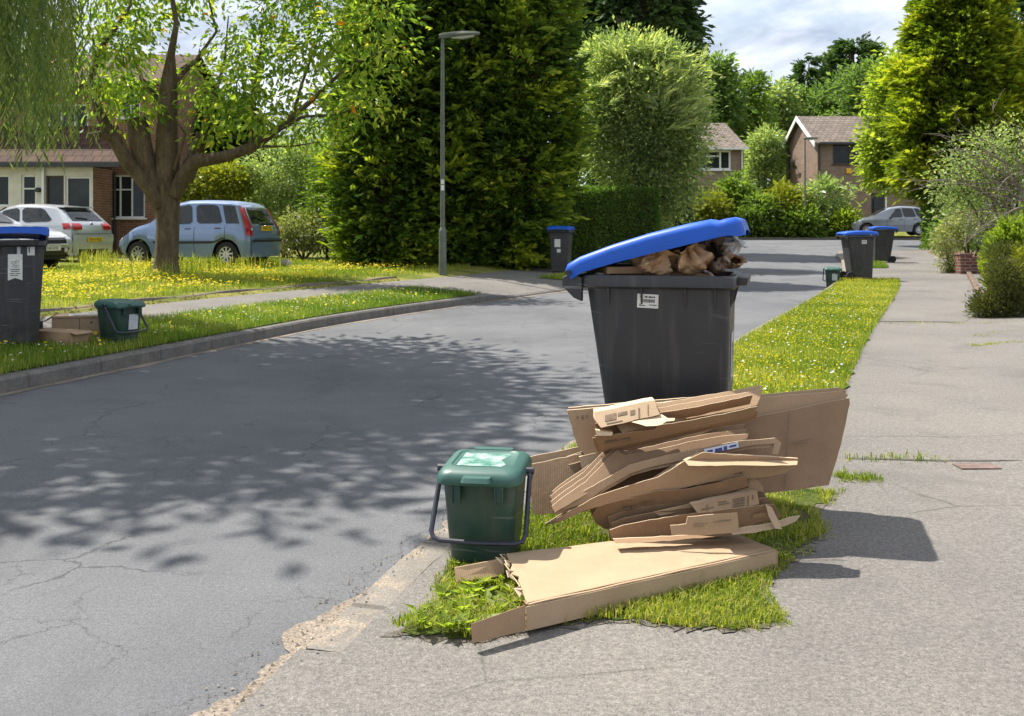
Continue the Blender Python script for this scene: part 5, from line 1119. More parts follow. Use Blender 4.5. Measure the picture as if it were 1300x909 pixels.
def make_bin(label, loc, front, lid_deg, group='blue lidded wheelie bins', stickers=()):
    t = plant('wheelie_bin', loc, label, 'wheelie bin', group); t.rotation_euler = (0,0,math.atan2(front[1], front[0]))
    m = MB(); rings = []
    for z in (.03,.05,.30,.60,.90,.955):
        hx, hy, cx = bin_half(z); s = .985 if z == .03 else 1; rings.append(rrect(hx*s, hy*s, .055, z, 5, cx))
    rings += [rrect(.318,.272,.05,.957,5), rrect(.326,.280,.05,.965,5), rrect(.326,.280,.05,1.0,5), rrect(.320,.275,.05,1.012,5), rrect(.296,.250,.05,1.012,5), rrect(.286,.240,.05,.98,5)]
    for z in (.9,.45):
        hx, hy, cx = bin_half(z); rings.append(rrect(hx-.012, hy-.012, .05, z, 5, cx))
    m.loft(rings); g = m
    for s in (-1,1):
        for x in (-.20,-.06,.12,.24):
            hx, hy, cx = bin_half(.90); g.prism([(x-.004, s*(hy-.002), .87),(x-.004, s*(.272), .957),(x-.004, s*(hy-.002),.957)], (.008,0,0))
    for y in (-.19,-.12,.0,.12,.19):
        hx, hy, cx = bin_half(.9); g.prism([(cx+hx-.004, y-.004, .86),(.318, y-.004, .957),(cx+hx-.004, y-.004, .957)], (0,.008,0))
    m.build('body', M_BIN, t, smooth=True)
    fl = MB().loft([rrect(.03,.20,.012,.972,3,.335), rrect(.034,.205,.012,1.004,3,.337)]); fl.build('front_lip', M_BIN, t, smooth=True)
    # rear handle with its two hinge arms
    h = MB().tube([(-.375,-.24,.985),(-.375,.24,.985)], .017, 10)
    for y in (-.262,.262):
        h.prism([(-.31,y-.018,.90),(-.31,y-.018,1.0),(-.355,y-.018,1.02),(-.395,y-.018,1.0),(-.395,y-.018,.965),(-.345,y-.018,.915)], (0,.036,0))
    h.build('handle', M_BIN, t, bevel=.004)
    # wheels at the back
    a = MB().tube([(-.235,-.25,.10),(-.235,.25,.10)], .012, 8); a.build('axle', M_BLK, t)
    for s in (-1,1):
        w = MB().lathe([(0,-.024),(.05,-.024),(.055,-.018),(.078,-.018),(.085,-.024),(.096,-.020),(.10,-.01),(.10,.01),(.096,.02),(.085,.024),(.078,.018),(.055,.018),(.05,.024),(0,.024)], (0,0,0), 24, 'Y'); o = w.build('wheel', M_TYRE, t, smooth=True); o.location = (-.235, s*.225, .10)
        c = MB().lathe([(0,s*.026),(.03,s*.026),(.026,s*.036),(0,s*.036)], n=14, axis='Y'); c.build('hub', M_BLK, o)
    # lid
    L = MB(); rings = []
    for x, w, zt, zl in ((-.045,.235,.020,-.022),(-.02,.285,.042,-.03),(.04,.292,.062,-.012),(.18,.296,.080,-.006),(.34,.298,.090,-.004),(.50,.298,.090,-.004),(.60,.296,.084,-.004),(.625,.294,.068,-.004),(.655,.292,.070,-.006),(.70,.286,.066,-.020),(.722,.265,.050,-.020),(.726,.255,.018,-.016)):
        r = []
        for yy, zz in ((-1,zl),(-1.0,zt-.034),(-.985,zt-.014),(-.93,zt),(-.55,zt+.006),(-.5,zt+.001),(0,zt+.006),(.5,zt+.001),(.55,zt+.006),(.93,zt),(.985,zt-.014),(1.0,zt-.034),(1,zl),(.93,zl),(.90,zt-.028),(.4,zt-.018),(-.4,zt-.018),(-.90,zt-.028),(-.93,zl)):
            r.append(Vector((x, w*yy, zz*.86 if zz > 0 else zz)))
        rings.append(r)
    L.loft(rings); lid = L.build('lid', M_LID, t, smooth=True); lid.location = (-.345, 0, 1.026); lid.rotation_euler = (0, -R(lid_deg), 0)
    pn = MB().tube([(-.02,-.292,.0),(-.02,-.300,.0)], .012, 10); pn.tube([(-.02,.292,.0),(-.02,.300,.0)], .012, 10); pn.build('hinge_pin', M_BLK, lid)
    for s in stickers: sticker(t, *s)
    return t
bx, by = .665, 4.50
BIN = make_bin('overfull dark grey wheelie bin with its blue lid propped open, behind the cardboard', (bx, by, ground(bx, by)+.004), (.966,-.259), 14.0, stickers=[('side', -.035, .905, .088, .058, 'barcode', None, -.04), ('front', -.03, .66, .15, .21, 'banner', M_STKG), ('front', -.09, .42, .05, .16, 'plain')])
make_bin('wheelie bin cut by the left edge, banner sticker on its front, lid slightly ajar', (-4.84, 9.98, ground(-4.84, 9.98)+.004), (.43,-.90), 4.5, stickers=[('front', .0, .76, .125, .25, 'banner'), ('front', .135, .915, .065, .085, 'plain'), ('front', .03, .92, .03, .075, 'plain', M_STKG)])
make_bin('closed wheelie bin before the clipped hedge, white sticker on its front', (1.18, 24.7, ground(1.18, 24.7)+.004), (-.22,-.97), 0, stickers=[('front', -.03, .70, .14, .19, 'plain'), ('front', .0, .52, .09, .08, 'plain')])
make_bin('wheelie bin on the right verge next to the small green caddy, wheels to the left', (7.72, 22.9, ground(7.72, 22.9)+.004), (.998,.054), 0, stickers=[('side', .06, .86, .11, .085, 'barcode')])
make_bin('farther wheelie bin on the right verge, wheels to the right, half hidden', (11.45, 31.6, ground(11.45, 31.6)+.004), (-.995,.1), 0, stickers=[('side', .04, .86, .12, .09, 'plain')])
# --- food caddies
def make_caddy(label, loc, rz, sc, hang, stk):
    t = plant('food_caddy', loc, label, 'food caddy', 'green food waste caddies'); t.rotation_euler = (0,0,rz); t.scale = (sc,)*3
    m = MB(); r = [rrect(.098,.100,.03,.0,4), rrect(.103,.104,.03,.006,4), rrect(.106,.106,.03,.07,4), rrect(.109,.109,.03,.075,4), rrect(.124,.128,.032,.285,4), rrect(.132,.137,.03,.288,4), rrect(.132,.137,.03,.305,4), rrect(.120,.125,.03,.305,4), rrect(.10,.10,.03,.02,4)]
    m.loft(r); m.build('body', M_GRN, t, smooth=True)
    for x in (-.072,.070):
        c = MB(); c.box((x,-.142,.268), (.026,.018,.062)); c.box((x-.012,-.152,.262), (.005,.014,.058)); c.box((x+.012,-.152,.262), (.005,.014,.058))
        c.build('latch', M_GRN, t, bevel=.002)
    L = MB(); r = []
    for hx, hy, z, cy in ((.138,.150,.292,-.006),(.142,.154,.298,-.006),(.142,.154,.312,-.006),(.136,.148,.328,-.004),(.125,.138,.338,0),(.104,.112,.344,.0),(.100,.108,.3395,.0)): r.append(rrect(hx, hy, .04, z, 5, 0, cy))
    L.loft(r); 
    for v in L.v: v.z += .10*(v.y+.15)*.35
    lid = L.build('lid', M_GRNL, t, smooth=True)
    b = MB(); b.loft([rrect(.072,.022,.012,.322,4,0,.150), rrect(.070,.020,.012,.352,4,0,.150)]); b.build('hinge_grip', M_GRNL, lid, smooth=True); b = MB(); b.loft([rrect(.05,.03,.012,.312,4,0,-.168), rrect(.045,.025,.01,.326,4,0,-.165)]); b.build('lid_grip', M_GRNL, lid, smooth=True)
    if stk != 'side':
        p = MB().grid(lambda i, j: Vector((-.085+.15*i+.012*math.sin(j*9)*(i > .5), -.085+.165*j, .3445+.10*(-.085+.165*j+.15)*.35-(.004 if True else 0))), 6, 6)
        q = N('worn_label'); co = q.obj(); q.m.blend_method = 'HASHED' if hasattr(q.m, 'blend_method') else None
        col = q.mix(q.ramp(q.noise(q.map(co, (1,1,1)), 14, 5, .65), [(.40, 0.0), (.62, 1.0)]), (.36,.46,.42), (.055,.20,.155)); q.fin(col, .4)
        o = p.build('worn_label', q.m, lid, smooth=True)
    else:
        s = MB().box((.06,-.119,.17), (.09,.004,.12)); s.v = [Matrix.Rotation(R(4.6), 3, 'X') @ (v-Vector((.06,-.119,.17)))+Vector((.03,-.1225,.18)) for v in s.v]; s.build('sticker', M_STKG, t)
    # bail handle
    h = MB(); w = .153; D = .252; pts = [(-w,0,.0),(-w,0,-.05),(-w-.004,0,-D+.03),(-w+.006,0,-D+.008),(-w+.03,0,-D),(0,0,-D-.004),(w-.03,0,-D),(w-.006,0,-D+.008),(w+.004,0,-D+.03),(w,0,-.05),(w,0,0)]
    h.tube(pts, .0085, 8); h.tube([(-w-.012,0,0),(-w+.02,0,0)], .013, 8); h.tube([(w-.02,0,0),(w+.012,0,0)], .013, 8)
    o = h.build('handle', M_BAIL, t, smooth=True); o.location = (0,-.01,.315); o.rotation_euler = (-hang, 0, 0)
    return t
make_caddy('green food caddy with dark hanging handle and worn lid label at the near kerb', (-.095, 3.76, ground(-.095, 3.76)-.005), R(-9), 1.08, R(37), 'top')
make_caddy('green food caddy seen side on beside two cardboard boxes on the left verge', (-3.98, 10.38, ground(-3.98, 10.38)-.005), R(62), 1.28, R(34), 'side')
make_caddy('tiny distant green caddy at the road edge in front of the right wheelie bins', (6.98, 22.3, ground(6.98, 22.3)+.0), R(-14), 1.22, R(-30), 'side')
# --- cardboard
def mat_card(name, a, b, spec=.25):
    q = N(name); co = q.obj(); f = q.noise(co, 4.5, 5, .6); g = q.noise(q.map(co, (1,1,1)), 190, 2, .6)
    c = q.ramp(f, [(.28, a), (.72, b)]); c = q.mix(.35, c, q.ramp(g, [(.3, (.8,.78,.75)), (.7, (1.12,1.12,1.1))]), 'MULTIPLY')
    uv = q.uv(); fl = q.math('SINE', q.math('MULTIPLY', q.n('ShaderNodeSeparateXYZ', {0: uv}).outputs[0], 900.0))
    st = q.ramp(q.noise(co, 7, 4, .7), [(.62, 0.0), (.72, .4)]); c = q.mix(st, c, tuple(x*.72 for x in a))
    q.bump(q.math('ADD', q.math('MULTIPLY', fl, .12), q.noise(co, 24, 4, .6)), .35, .004)
    return q.fin(c, .72, spec)
C_TAN = mat_card('tan_cardboard', (.325,.215,.128), (.41,.28,.172)); C_BRN = mat_card('brown_cardboard', (.225,.142,.083), (.30,.193,.116)); C_LIGHT = mat_card('pale_cardboard', (.37,.262,.163), (.45,.33,.215)); C_EDGE = mat_card('sunlit_raw_edge_cardboard', (.55,.42,.28), (.66,.53,.37))  # raw edge board, made paler to put sunlit highlights into its colour
def card(name, label, px_, y0, tilt=-.10, yaw=0.0, th=.004, mat=None, sheets=((0,0,0),), warp=.006, parent=None, uc=None, vc=None, gap=.02, cat='cardboard'):
    """flattened box: sheets of board, each a real plate; px_ is the outline of the nearest one"""
    us = [p[0] for p in px_]; vs = [p[1] for p in px_]; uc = uc if uc is not None else sum(us)/len(us); vc = vc if vc is not None else sum(vs)/len(vs)
    def wp(u, v): return W(u, v, y0+yaw*(u-uc)/100+tilt*(v-vc)/100)
    origin = wp(uc, max(vs)); big = MB()
    for k, (du, dv, dd) in enumerate(sheets):
        # densify outline, fill, relax into a gently warped plate
        P = []
        for a, b in zip(px_, list(px_[1:])+[px_[0]]):
            n = max(1, int(math.hypot(b[0]-a[0], b[1]-a[1])/9))
            for j in range(n): e_ = .55 if j else .0; P.append((a[0]+(b[0]-a[0])*j/n+random.uniform(-e_,e_), a[1]+(b[1]-a[1])*j/n+random.uniform(-e_,e_)))
        m = bmesh.new(); m.faces.new([m.verts.new(wp(u+du, v+dv)-origin+Vector((0, dd, 0))) for u, v in P])
        bmesh.ops.triangulate(m, faces=list(m.faces), quad_method='BEAUTY', ngon_method='BEAUTY')
        for _ in range(2):
            long = [e for e in m.edges if e.calc_length() > .10 and not e.is_boundary]
            if long: bmesh.ops.subdivide_edges(m, edges=long, cuts=1); bmesh.ops.triangulate(m, faces=list(m.faces))
        for v in m.verts:
            p = v.co+origin; d = mnoise.noise(p*4.0+Vector((k*3,0,0)))+.5*mnoise.noise(p*11)
            v.co += Vector((.15, 1, -.3))*d*warp*.6*(.55 if v.is_boundary else 1.0)
        bmesh.ops.recalc_face_normals(m, faces=list(m.faces))
        ret = bmesh.ops.extrude_face_region(m, geom=list(m.faces)); nv = [q for q in ret['geom'] if isinstance(q, bmesh.types.BMVert)]
        bmesh.ops.translate(m, verts=nv, vec=(0, th, 0))
        m.verts.index_update(); big.add([v.co.copy() for v in m.verts], [tuple(v.index for v in f.verts) for f in m.faces]); m.free()
    me0 = bpy.data.meshes.new(name); me0.from_pydata(big.v, [], big.f); m = bmesh.new(); m.from_mesh(me0); bpy.data.meshes.remove(me0)
    bmesh.ops.recalc_face_normals(m, faces=m.faces)
    uvl = m.loops.layers.uv.new('UVMap')
    for f in m.faces:
        if len(f.verts) == 4: f.material_index = 1
        for l in f.loops: l[uvl].uv = (l.vert.co.x, l.vert.co.z)
    me = bpy.data.meshes.new(name); m.to_mesh(me); m.free(); o = bpy.data.objects.new(name, me); COL.objects.link(o); me.materials.append(mat or C_BRN); me.materials.append(C_EDGE)
    if parent: o.parent = parent; o.location = origin-parent.location
    else: o.location = origin; tag(o, label, cat, 'flattened boxes heaped in front of the bin')
    return o, wp
n_ = 'flattened_box'
# leaning back panels against the bin
card(n_, 'large dark brown folded panel leaning at the right of the heap', [(722,590),(800,566),(880,546),(957,530),(1020,517),(1078,505),(1079,512),(1072,545),(1062,585),(1052,616),(1010,622),(960,627),(880,638),(760,640)], 4.02, -.10, .0, .0045, C_BRN, ((0,0,0),(-2,-7,.045)), .008)
card(n_, 'pale edged sheet behind the large dark panel, its top edge catching sun', [(840,530),(900,522),(965,505),(1020,500),(1068,496),(1077,501),(1070,512),(1000,530),(960,545),(860,560)], 4.10, -.10, .0, .006, C_TAN, ((0,0,0),(0,-3,.02)), .005)
card(n_, 'tan panel with sunlit top edge standing at the upper left of the heap', [(720,521),(790,515),(862,509),(900,507),(905,545),(870,560),(800,570),(742,577),(735,570),(727,548)], 3.99, -.10, .0, .012, C_TAN, ((0,0,0),(2,-2,.025)), .005)
card(n_, 'tan flat box with two light top edges behind the green caddy', [(671,590),(700,584),(738,576),(750,600),(752,632),(742,650),(676,653),(673,622)], 3.98, -.12, .0, .005, C_TAN, ((0,0,0),(1,-6,.05)), .004)
card(n_, 'short tan flap between the upper left panel and the fanned boxes', [(735,580),(770,572),(805,566),(800,590),(760,610),(742,606)], 3.95, -.10, .0, .012, C_LIGHT, ((0,0,0),), .004)
# upper pack
card(n_, 'long thin sheet rising to the top right corner of the upper pack', [(780,536),(835,518),(870,512),(920,503),(968,494),(966,502),(961,514),(920,523),(870,532),(830,541),(790,550)], 3.93, -.25, .0, .0045, C_TAN, ((0,0,0),(0,-4,.02)), .006)
card(n_, 'brown opened box with dark mouth across the upper pack', [(755,553),(775,552),(832,545),(835,540),(880,533),(925,524),(961,516),(957,528),(915,537),(870,547),(835,556),(790,566),(762,571),(758,563)], 3.82, .25, .0, .0045, C_BRN, ((0,0,0),(3,-9,.10),(-2,5,.03),(6,8,.05)), .006)
o, wp = card('cardboard_box', 'small printed box lying tilted on top of the heap', [(755,523),(790,516),(831,508),(838,526),(800,535),(763,543),(755,533)], 3.86, -.3, .0, .07, C_LIGHT, ((0,0,0),), .003, cat='cardboard box')
def print_marks(o, wp, rects, name='print', mat=None, dd=-.004):
    m = MB()
    for a in rects:
        q = [wp(u, v)+Vector((0, dd, 0))-o.location for u, v in a]; m.prism(q, (0,.0012,0))
    return m.build(name, mat or M_PRINTC, o)
M_PRINTC = plain('faded_print_and_crease', (.16,.11,.07), .8, .3, 60)
def rct(u0, v0, u1, v1, h): return [(u0,v0),(u1,v1),(u1,v1+h),(u0,v0+h)]
print_marks(o, wp, [rct(768,527,782,524,8), rct(784,524,796,521.5,4), rct(800,521,806,519.6,6), rct(810,518,812,517.6,12), rct(770,537,790,533,1.2), rct(822,513,823,512.8,14)])
card(n_, 'torn white lined scrap sticking out under the small printed box', [(802,536),(822,531),(840,526),(848,531),(857,531),(856,534),(846,535),(838,540),(820,541)], 3.84, -.5, .0, .004, C_EDGE, ((0,0,0),), .004)
card(n_, 'stubby open flap at the left end of the upper pack', [(756,546),(778,549),(777,553),(758,553)], 3.83, -.1, .0, .03, C_EDGE, ((0,0,0),), .002)
# fanned middle pack
card(n_, 'uppermost curved sheet of the fanned boxes, ridge near its left end', [(699,637),(718,622),(742,606),(765,582),(782,566),(793,573),(830,566),(870,556),(910,549),(948,545),(944,557),(910,566),(870,573),(835,580),(800,589),(770,604),(742,622),(703,645)], 3.90, -.22, .0, .0045, C_BRN, ((0,0,0),(0,-4,.035),(1,4,-.02),(3,-8,.06)), .006)
o, wp = card(n_, 'fanned box with a white label and a folded loop at its right end', [(700,646),(722,634),(745,621),(800,590),(835,581),(870,573),(905,566),(945,559),(984,556),(992,562),(988,577),(981,577),(983,563),(950,566),(900,577),(870,584),(830,592),(800,601),(770,618),(740,640),(708,650)], 3.83, -.1, .0, .0045, C_TAN, ((0,0,0),(0,5,.012)), .004)
lb = print_marks(o, wp, [[(893,569.5),(936,560),(937,567),(894,576)]], 'white_label', plain('label_white', (.62,.66,.74), .4), -.012)
k = MB()
for a in ([rct(897,571,904,569.6,3), rct(907,569,916,567,4), rct(918,566,922,565,5), rct(925,565,934,563,2.5)]):
    k.prism([wp(u, v)+Vector((0,-.0135,0))-o.location for u, v in a], (0,.0008,0))
k.build('print', plain('label_blue', (.03,.04,.22), .5), lb)
card(n_, 'wide wedge shaped box in the middle of the heap with pale pointed end', [(702,661),(730,645),(760,629),(800,616),(835,606),(866,587),(880,580),(893,574),(912,576),(960,579),(1013,582),(1013,590),(998,600),(975,605),(940,608),(900,612),(870,619),(830,627),(790,635),(745,647),(712,662)], 3.74, .08, .0, .0045, C_TAN, ((0,0,0),(-4,5,.03),(-9,9,.055)), .006)
card(n_, 'pale topped board lying along the pointed end of the wedge shaped box', [(868,584),(886,575),(910,576),(960,578.5),(1013,582),(1012,590),(960,591),(900,591),(874,591)], 3.72, -.9, .0, .01, C_LIGHT, ((0,0,0),), .002)
# lower packs
card(n_, 'bulging brown box at the left of the lower pack', [(752,655),(760,640),(800,631),(830,624),(870,621),(915,612),(947,604),(951,617),(915,628),(870,639),(830,650),(795,656),(790,664),(768,672),(756,664)], 3.77, .2, .0, .0045, C_BRN, ((0,0,0),(2,-6,.06),(4,3,.03),(9,6,.05),(-2,-3,.03)), .008)
card(n_, 'narrow open box whose bent end flap points right above the printed panel', [(830,650),(870,641),(910,630),(951,619),(950,607),(958,605),(968,617),(970,625),(962,623),(950,626),(910,637),(870,648),(838,655)], 3.75, -.05, .0, .0045, C_TAN, ((0,0,0),(0,-5,.08)), .004)
o, wp = card(n_, 'flat panel with faded printed delivery text at the right of the lower pack', [(877,640),(920,631),(961,622),(964,640),(925,647),(886,652)], 3.70, -.15, .0, .03, C_TAN, ((0,0,0),), .003)
print_marks(o, wp, [rct(912,637,922,635,1.3), rct(912,640,926,637.3,1.0), rct(930,633.5,945,630.5,1.6), rct(930,636.5,945,633.5,1.6), rct(930,639.5,945,636.7,1.6), rct(930,642.5,945,640,1.2), rct(897,640,898,640,8), rct(949,629,950,629,13), rct(955,628,956,627.8,6), rct(890,646,906,643,1.0)])
card(n_, 'crushed open box resting on the big flat box, folds gaping left', [(774,673),(790,667),(825,660),(880,652),(930,646),(975,640),(979,646),(985,656),(960,664),(940,676),(900,680),(850,684),(800,687),(776,687)], 3.70, .1, .0, .0045, C_BRN, ((0,0,0),(1,-8,.09),(0,4,.05),(4,-4,.05),(10,2,.02)), .008)
card(n_, 'torn rectangular flap standing at the front of the lower pack', [(851,667),(871,665),(873,656),(905,653),(936,651),(938,676),(900,679),(853,679)], 3.60, -.05, .0, .0045, C_TAN, ((0,0,0),), .005)
card(n_, 'light strip of board sticking out right from the bottom of the lower pack', [(926,673),(955,668),(986,663),(1002,657),(1016,655),(1010,662),(996,668),(960,676),(930,679)], 3.64, -.5, .0, .008, C_LIGHT, ((0,0,0),), .004)
card(n_, 'triangular bent corner of board at the right end of the lower pack', [(972,640),(980,644),(990,664),(993,672),(984,671),(976,655)], 3.63, -.2, .0, .0045, C_LIGHT, ((0,0,0),), .003)
card(n_, 'thin dark sheets pressed flat on the big box below the crushed box', [(778,684),(830,682),(900,677),(960,672),(962,676),(900,682),(830,688),(782,690)], 3.64, -.9, .0, .006, C_BRN, ((0,0,0),), .003)
def on(label): return [o for o in S.objects if o.get('label', '').startswith(label)][0]
M_TAPE = plain('brown_tape', (.30,.20,.10), .22, .15, 30, spec=.6)
def marks(lab, y0, tilt, uc, vc, rects, name='print', mat=None, dd=-.009):
    wp = lambda u, v: W(u, v, y0+tilt*(v-vc)/100); print_marks(on(lab), wp, rects, name, mat, dd)
marks('tan panel with sunlit top', 3.99, -.10, 0, 541, [rct(732,528,734,527.8,3), rct(738,527,741,526.7,3.5), rct(744,526.5,746,526.3,3)])
marks('large dark brown folded', 4.02, -.10, 0, 566, [rct(1005,560,1030,556,1.0), rct(1005,563,1022,560.5,1.0), [(1000,524),(1001,524),(996,620),(995,620)]])  # last strip is the panel's vertical crease, its shade painted as a dark line
marks('brown opened box', 3.82, .25, 0, 545, [rct(768,561,784,558.5,2), rct(788,558,800,556,2)])
marks('bulging brown box', 3.77, .2, 0, 640, [rct(790,644,799,642.5,4), rct(802,642,806,641.3,4), rct(812,639,830,636,1.4)], dd=-.012)
marks('torn rectangular flap', 3.60, -.05, 0, 667, [rct(880,664,899,662,1.2), rct(880,667,893,665.5,1.0), rct(905,661,928,658.5,1.2)])
marks('crushed open box', 3.70, .1, 0, 668, [rct(955,652,972,649,5)], 'tape', M_TAPE, -.012)
marks('fanned box with a white', 3.83, -.1, 0, 600, [[(727,632),(740,624),(746,632),(733,640)]], 'white_label', M_STK, -.008)
# the big flat box lying in front
def flat_box():
    zt, zb = .185, .108; at = lambda u, v, z: (lambda y: Vector(((u-650)/FP*y, y, z)))(FP*(HC-z)/(v-HV))
    A, B = at(668,768,zt), at(985,698,zt-.004); D = at(640,703,zt); Cc = Vector((.80,3.87,zt)); o = Vector((.4,3.45,zb)); t = plant('cardboard_box', o, 'big flat tan box lying on the grass before the heap, one end torn open', 'cardboard box')
    m = bmesh.new(); nu, nv = 26, 12
    def top(i, j): return (A.lerp(B, i)).lerp(D.lerp(Cc, i), j)
    def rag(j): return .012*mnoise.noise(Vector((j*9, 3, 1)))+.02*max(0, mnoise.noise(Vector((j*4, 7, 2))))
    grid = {}
    for i in range(nu+1):
        for j in range(nv+1):
            a, b = i/nu, j/nv; p = top(a, b); p.z += .006*math.sin(a*3.1)*math.sin(b*3.1)+.003*mnoise.noise(Vector((a*6, b*4, 0)))
            if i == 0: p += (A-B).normalized()*(rag(b)*1.4-.01)+Vector((0,0,.012*mnoise.noise(Vector((b*12,0,5)))))
            grid[i,j] = m.verts.new(p-o)
    for i in range(nu):
        for j in range(nv): m.faces.new((grid[i,j], grid[i+1,j], grid[i+1,j+1], grid[i,j+1]))
    r = bmesh.ops.extrude_face_region(m, geom=list(m.faces)); bmesh.ops.translate(m, verts=[v for v in r['geom'] if isinstance(v, bmesh.types.BMVert)], vec=(0,0,-.004))
    def plate(P, th=.004):
        vs = [m.verts.new(p-o) for p in P]; f = m.faces.new(vs); f.normal_update(); n = f.normal.copy(); r = bmesh.ops.extrude_face_region(m, geom=[f]); bmesh.ops.translate(m, verts=[v for v in r['geom'] if isinstance(v, bmesh.types.BMVert)], vec=-n*th)
    dz = Vector((0,0,zb-zt)); e = Vector((0,0,-.0045)); fr = (A-B).normalized()
    plate([A+e, B+e, B+dz, A+dz]); plate([B+e+Vector((.004,0,0)), Cc+e, Cc+dz, B+dz+Vector((.004,0,0))])
    plate([D+e, D+dz, Cc+dz, Cc+e]); plate([A+dz*.97, B+dz*.97, Cc+dz*.97, D+dz*.97])
    bmesh.ops.recalc_face_normals(m, faces=m.faces); uvl = m.loops.layers.uv.new('UVMap')
    for f in m.faces:
        for l in f.loops: l[uvl].uv = (l.vert.co.x*.86+l.vert.co.y*.5, l.vert.co.z+l.vert.co.y)
    me = bpy.data.meshes.new('carton'); m.to_mesh(me); m.free(); b = bpy.data.objects.new('carton', me); COL.objects.link(b); b.parent = t; me.materials.append(C_LIGHT)
    sm = MB().prism([A.lerp(B,.0)+(D-A)*.02+Vector((0,0,.0016))-o, B+(Cc-B)*.03+Vector((0,0,.0016))-o, B+(Cc-B)*.05+Vector((0,0,.0016))-o, A+(D-A)*.035+Vector((0,0,.0016))-o], (0,0,.0006)); sm.build('fold_line', C_TAN, t)
    # flaps
    f1 = MB().prism([A+fr*.004-o, A+fr*.19+Vector((.0,.0,-.02))-o, A+fr*.185+dz-o, A+fr*.004+dz-o], (.002,.004,0)); f1.build('flap', C_TAN, t)
    f2 = MB().prism([W(640,709,3.53)-o, W(577,721,3.47)-o, W(579,739,3.44)-o, W(640,731,3.50)-o], (.0,.004,.001)); f2.build('flap', C_TAN, t)
    tt = MB(); rr = random.Random(3)
    for k in range(9):
        p = D.lerp(A, k/11)-o+Vector((rr.uniform(-.015,.01), 0, -.006)); q = D.lerp(A, (k+1.2)/11)-o+Vector((rr.uniform(-.02,.01),0,-.004)); h = rr.uniform(.004,.022); tt.add([p, q, (p+q)/2+Vector((rr.uniform(-.03,.0), rr.uniform(-.02,.02), h)), p+Vector((.012,0,.004))], [(0,1,2),(0,2,3)])
    tt.build('torn_edge', C_EDGE, t, recalc=False, solid=.003)
flat_box()
# two boxes and their neighbours on the left verge
def left_boxes():
    c = G(96,431); x, y = c.x-.02, c.y+.16; t = plant('cardboard_box', (x, y, ground(x, y)), 'taped tan box with paper on its top beside the left caddy', 'cardboard box'); t.rotation_euler = (0,0,R(14))
    t.scale = (1.15,)*3; m = MB().box((0,0,.105), (.42,.34,.21)); m.build('carton', C_LIGHT, t, bevel=.004); MB().box((.03,0,.2112), (.25,.20,.0015), .2).build('paper', M_STK, t)
    p = MB(); p.box((.02,-.1711,.12), (.006,.001,.13)); p.box((.12,-.1711,.15), (.02,.001,.02)); p.box((.12,-.1711,.06), (.02,.001,.02)); p.box((.05,-.1711,.06), (.05,.001,.01)); p.box((0,-.1712,.19), (.42,.001,.006)); p.build('print', M_PRINTC, t)
    f = MB().prism([(-.21,-.165,.21),(-.21,.165,.21),(-.30,.15,.15),(-.30,-.15,.15)], (0,0,.004)); f.build('flap', C_BRN, t)
    c = G(72,440); x, y = c.x-.05, c.y+.12; t = plant('cardboard_box', (x, y, ground(x, y)), 'long low brown box lying in front of the taped box', 'cardboard box'); t.rotation_euler = (0,0,R(-24))
    t.scale = (1.12,)*3; m = MB().box((-.02,0,.065), (.56,.22,.13)); m.build('carton', C_TAN, t, bevel=.004)
    f = MB().prism([(.262,-.11,.128),(.262,.11,.128),(.33,.10,.112),(.33,-.10,.112)], (0,0,.004)); f.prism([(.262,-.113,.0),(.262,-.113,.125),(.34,-.16,.11),(.34,-.16,.02)], (0,.004,0)); f.build('flap', C_TAN, t)
left_boxes()
# crumpled bags in the bin
def crumple(name, label, c, r, seed, mat, sharp=.22, cat='paper bag', group=None):
    """scrunched bag: a gathered tube of paper, pleated hard toward its neck and flaring open at the end"""
    rr = random.Random(seed); nt, na = 26, 54; ph = [rr.uniform(0, 6.28) for _ in range(4)]; pl = rr.randint(6, 9)
    ax = Vector((rr.uniform(-.5,.8), rr.uniform(-.7,-.1), rr.uniform(.1,.8))).normalized(); e1 = ax.cross(Vector((0,0,1))).normalized(); e2 = ax.cross(e1); rings = []
    for i in range(nt+1):
        t = i/nt; pr = np.interp(t, [0,.06,.25,.5,.68,.82,1.0], [.12,.55,1.0,.97,.72,.55,.85]); am = np.interp(t, [0,.3,.7,1], [.10,.12,.36,.45])*sharp*2; ring = []
        for j in range(na):
            a = 6.2832*j/na; w = a*pl+ph[0]+2.2*math.sin(t*4+ph[1])+1.4*math.sin(2*a+ph[2]); tri = abs((w/math.pi) % 2-1)*2-1
            d = e1*math.cos(a)+e2*math.sin(a); n = mnoise.noise(d*2.2+Vector((seed, t*3, 0)))*.35+mnoise.noise(d*6+Vector((0, seed, t*7)))*.16
            q = (d*pr*(1+am*tri+n*sharp*2)+ax*((t-.5)*2.1+.12*tri*t+.2*n)); ring.append(Vector((q.x*r[0], q.y*r[1], q.z*r[2]))+Vector(c))
        rings.append(ring)
    m = MB().loft(rings, True, False); 
    return tag(m.build(name, mat, smooth=False, loc=c), label, cat, group)
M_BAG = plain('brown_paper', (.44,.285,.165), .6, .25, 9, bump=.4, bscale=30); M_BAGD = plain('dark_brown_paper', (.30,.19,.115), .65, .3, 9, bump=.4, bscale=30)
q = N('clear_plastic'); q.fin((.62,.64,.66), .3, .5, Transmission_Weight=.25, IOR=1.2); M_PLAS = q.m
bg = 'crumpled paper bags in the open bin'
crumple('paper_bag', 'crumpled brown paper bag at the left of the bin mouth', W(829,329,4.36), (.088,.11,.066), 3, M_BAG, .5, group=bg)
crumple('paper_bag', 'large bright crumpled paper bag in the middle of the bin mouth', W(877,325,4.32), (.080,.11,.072), 8, M_BAG, .5, group=bg)
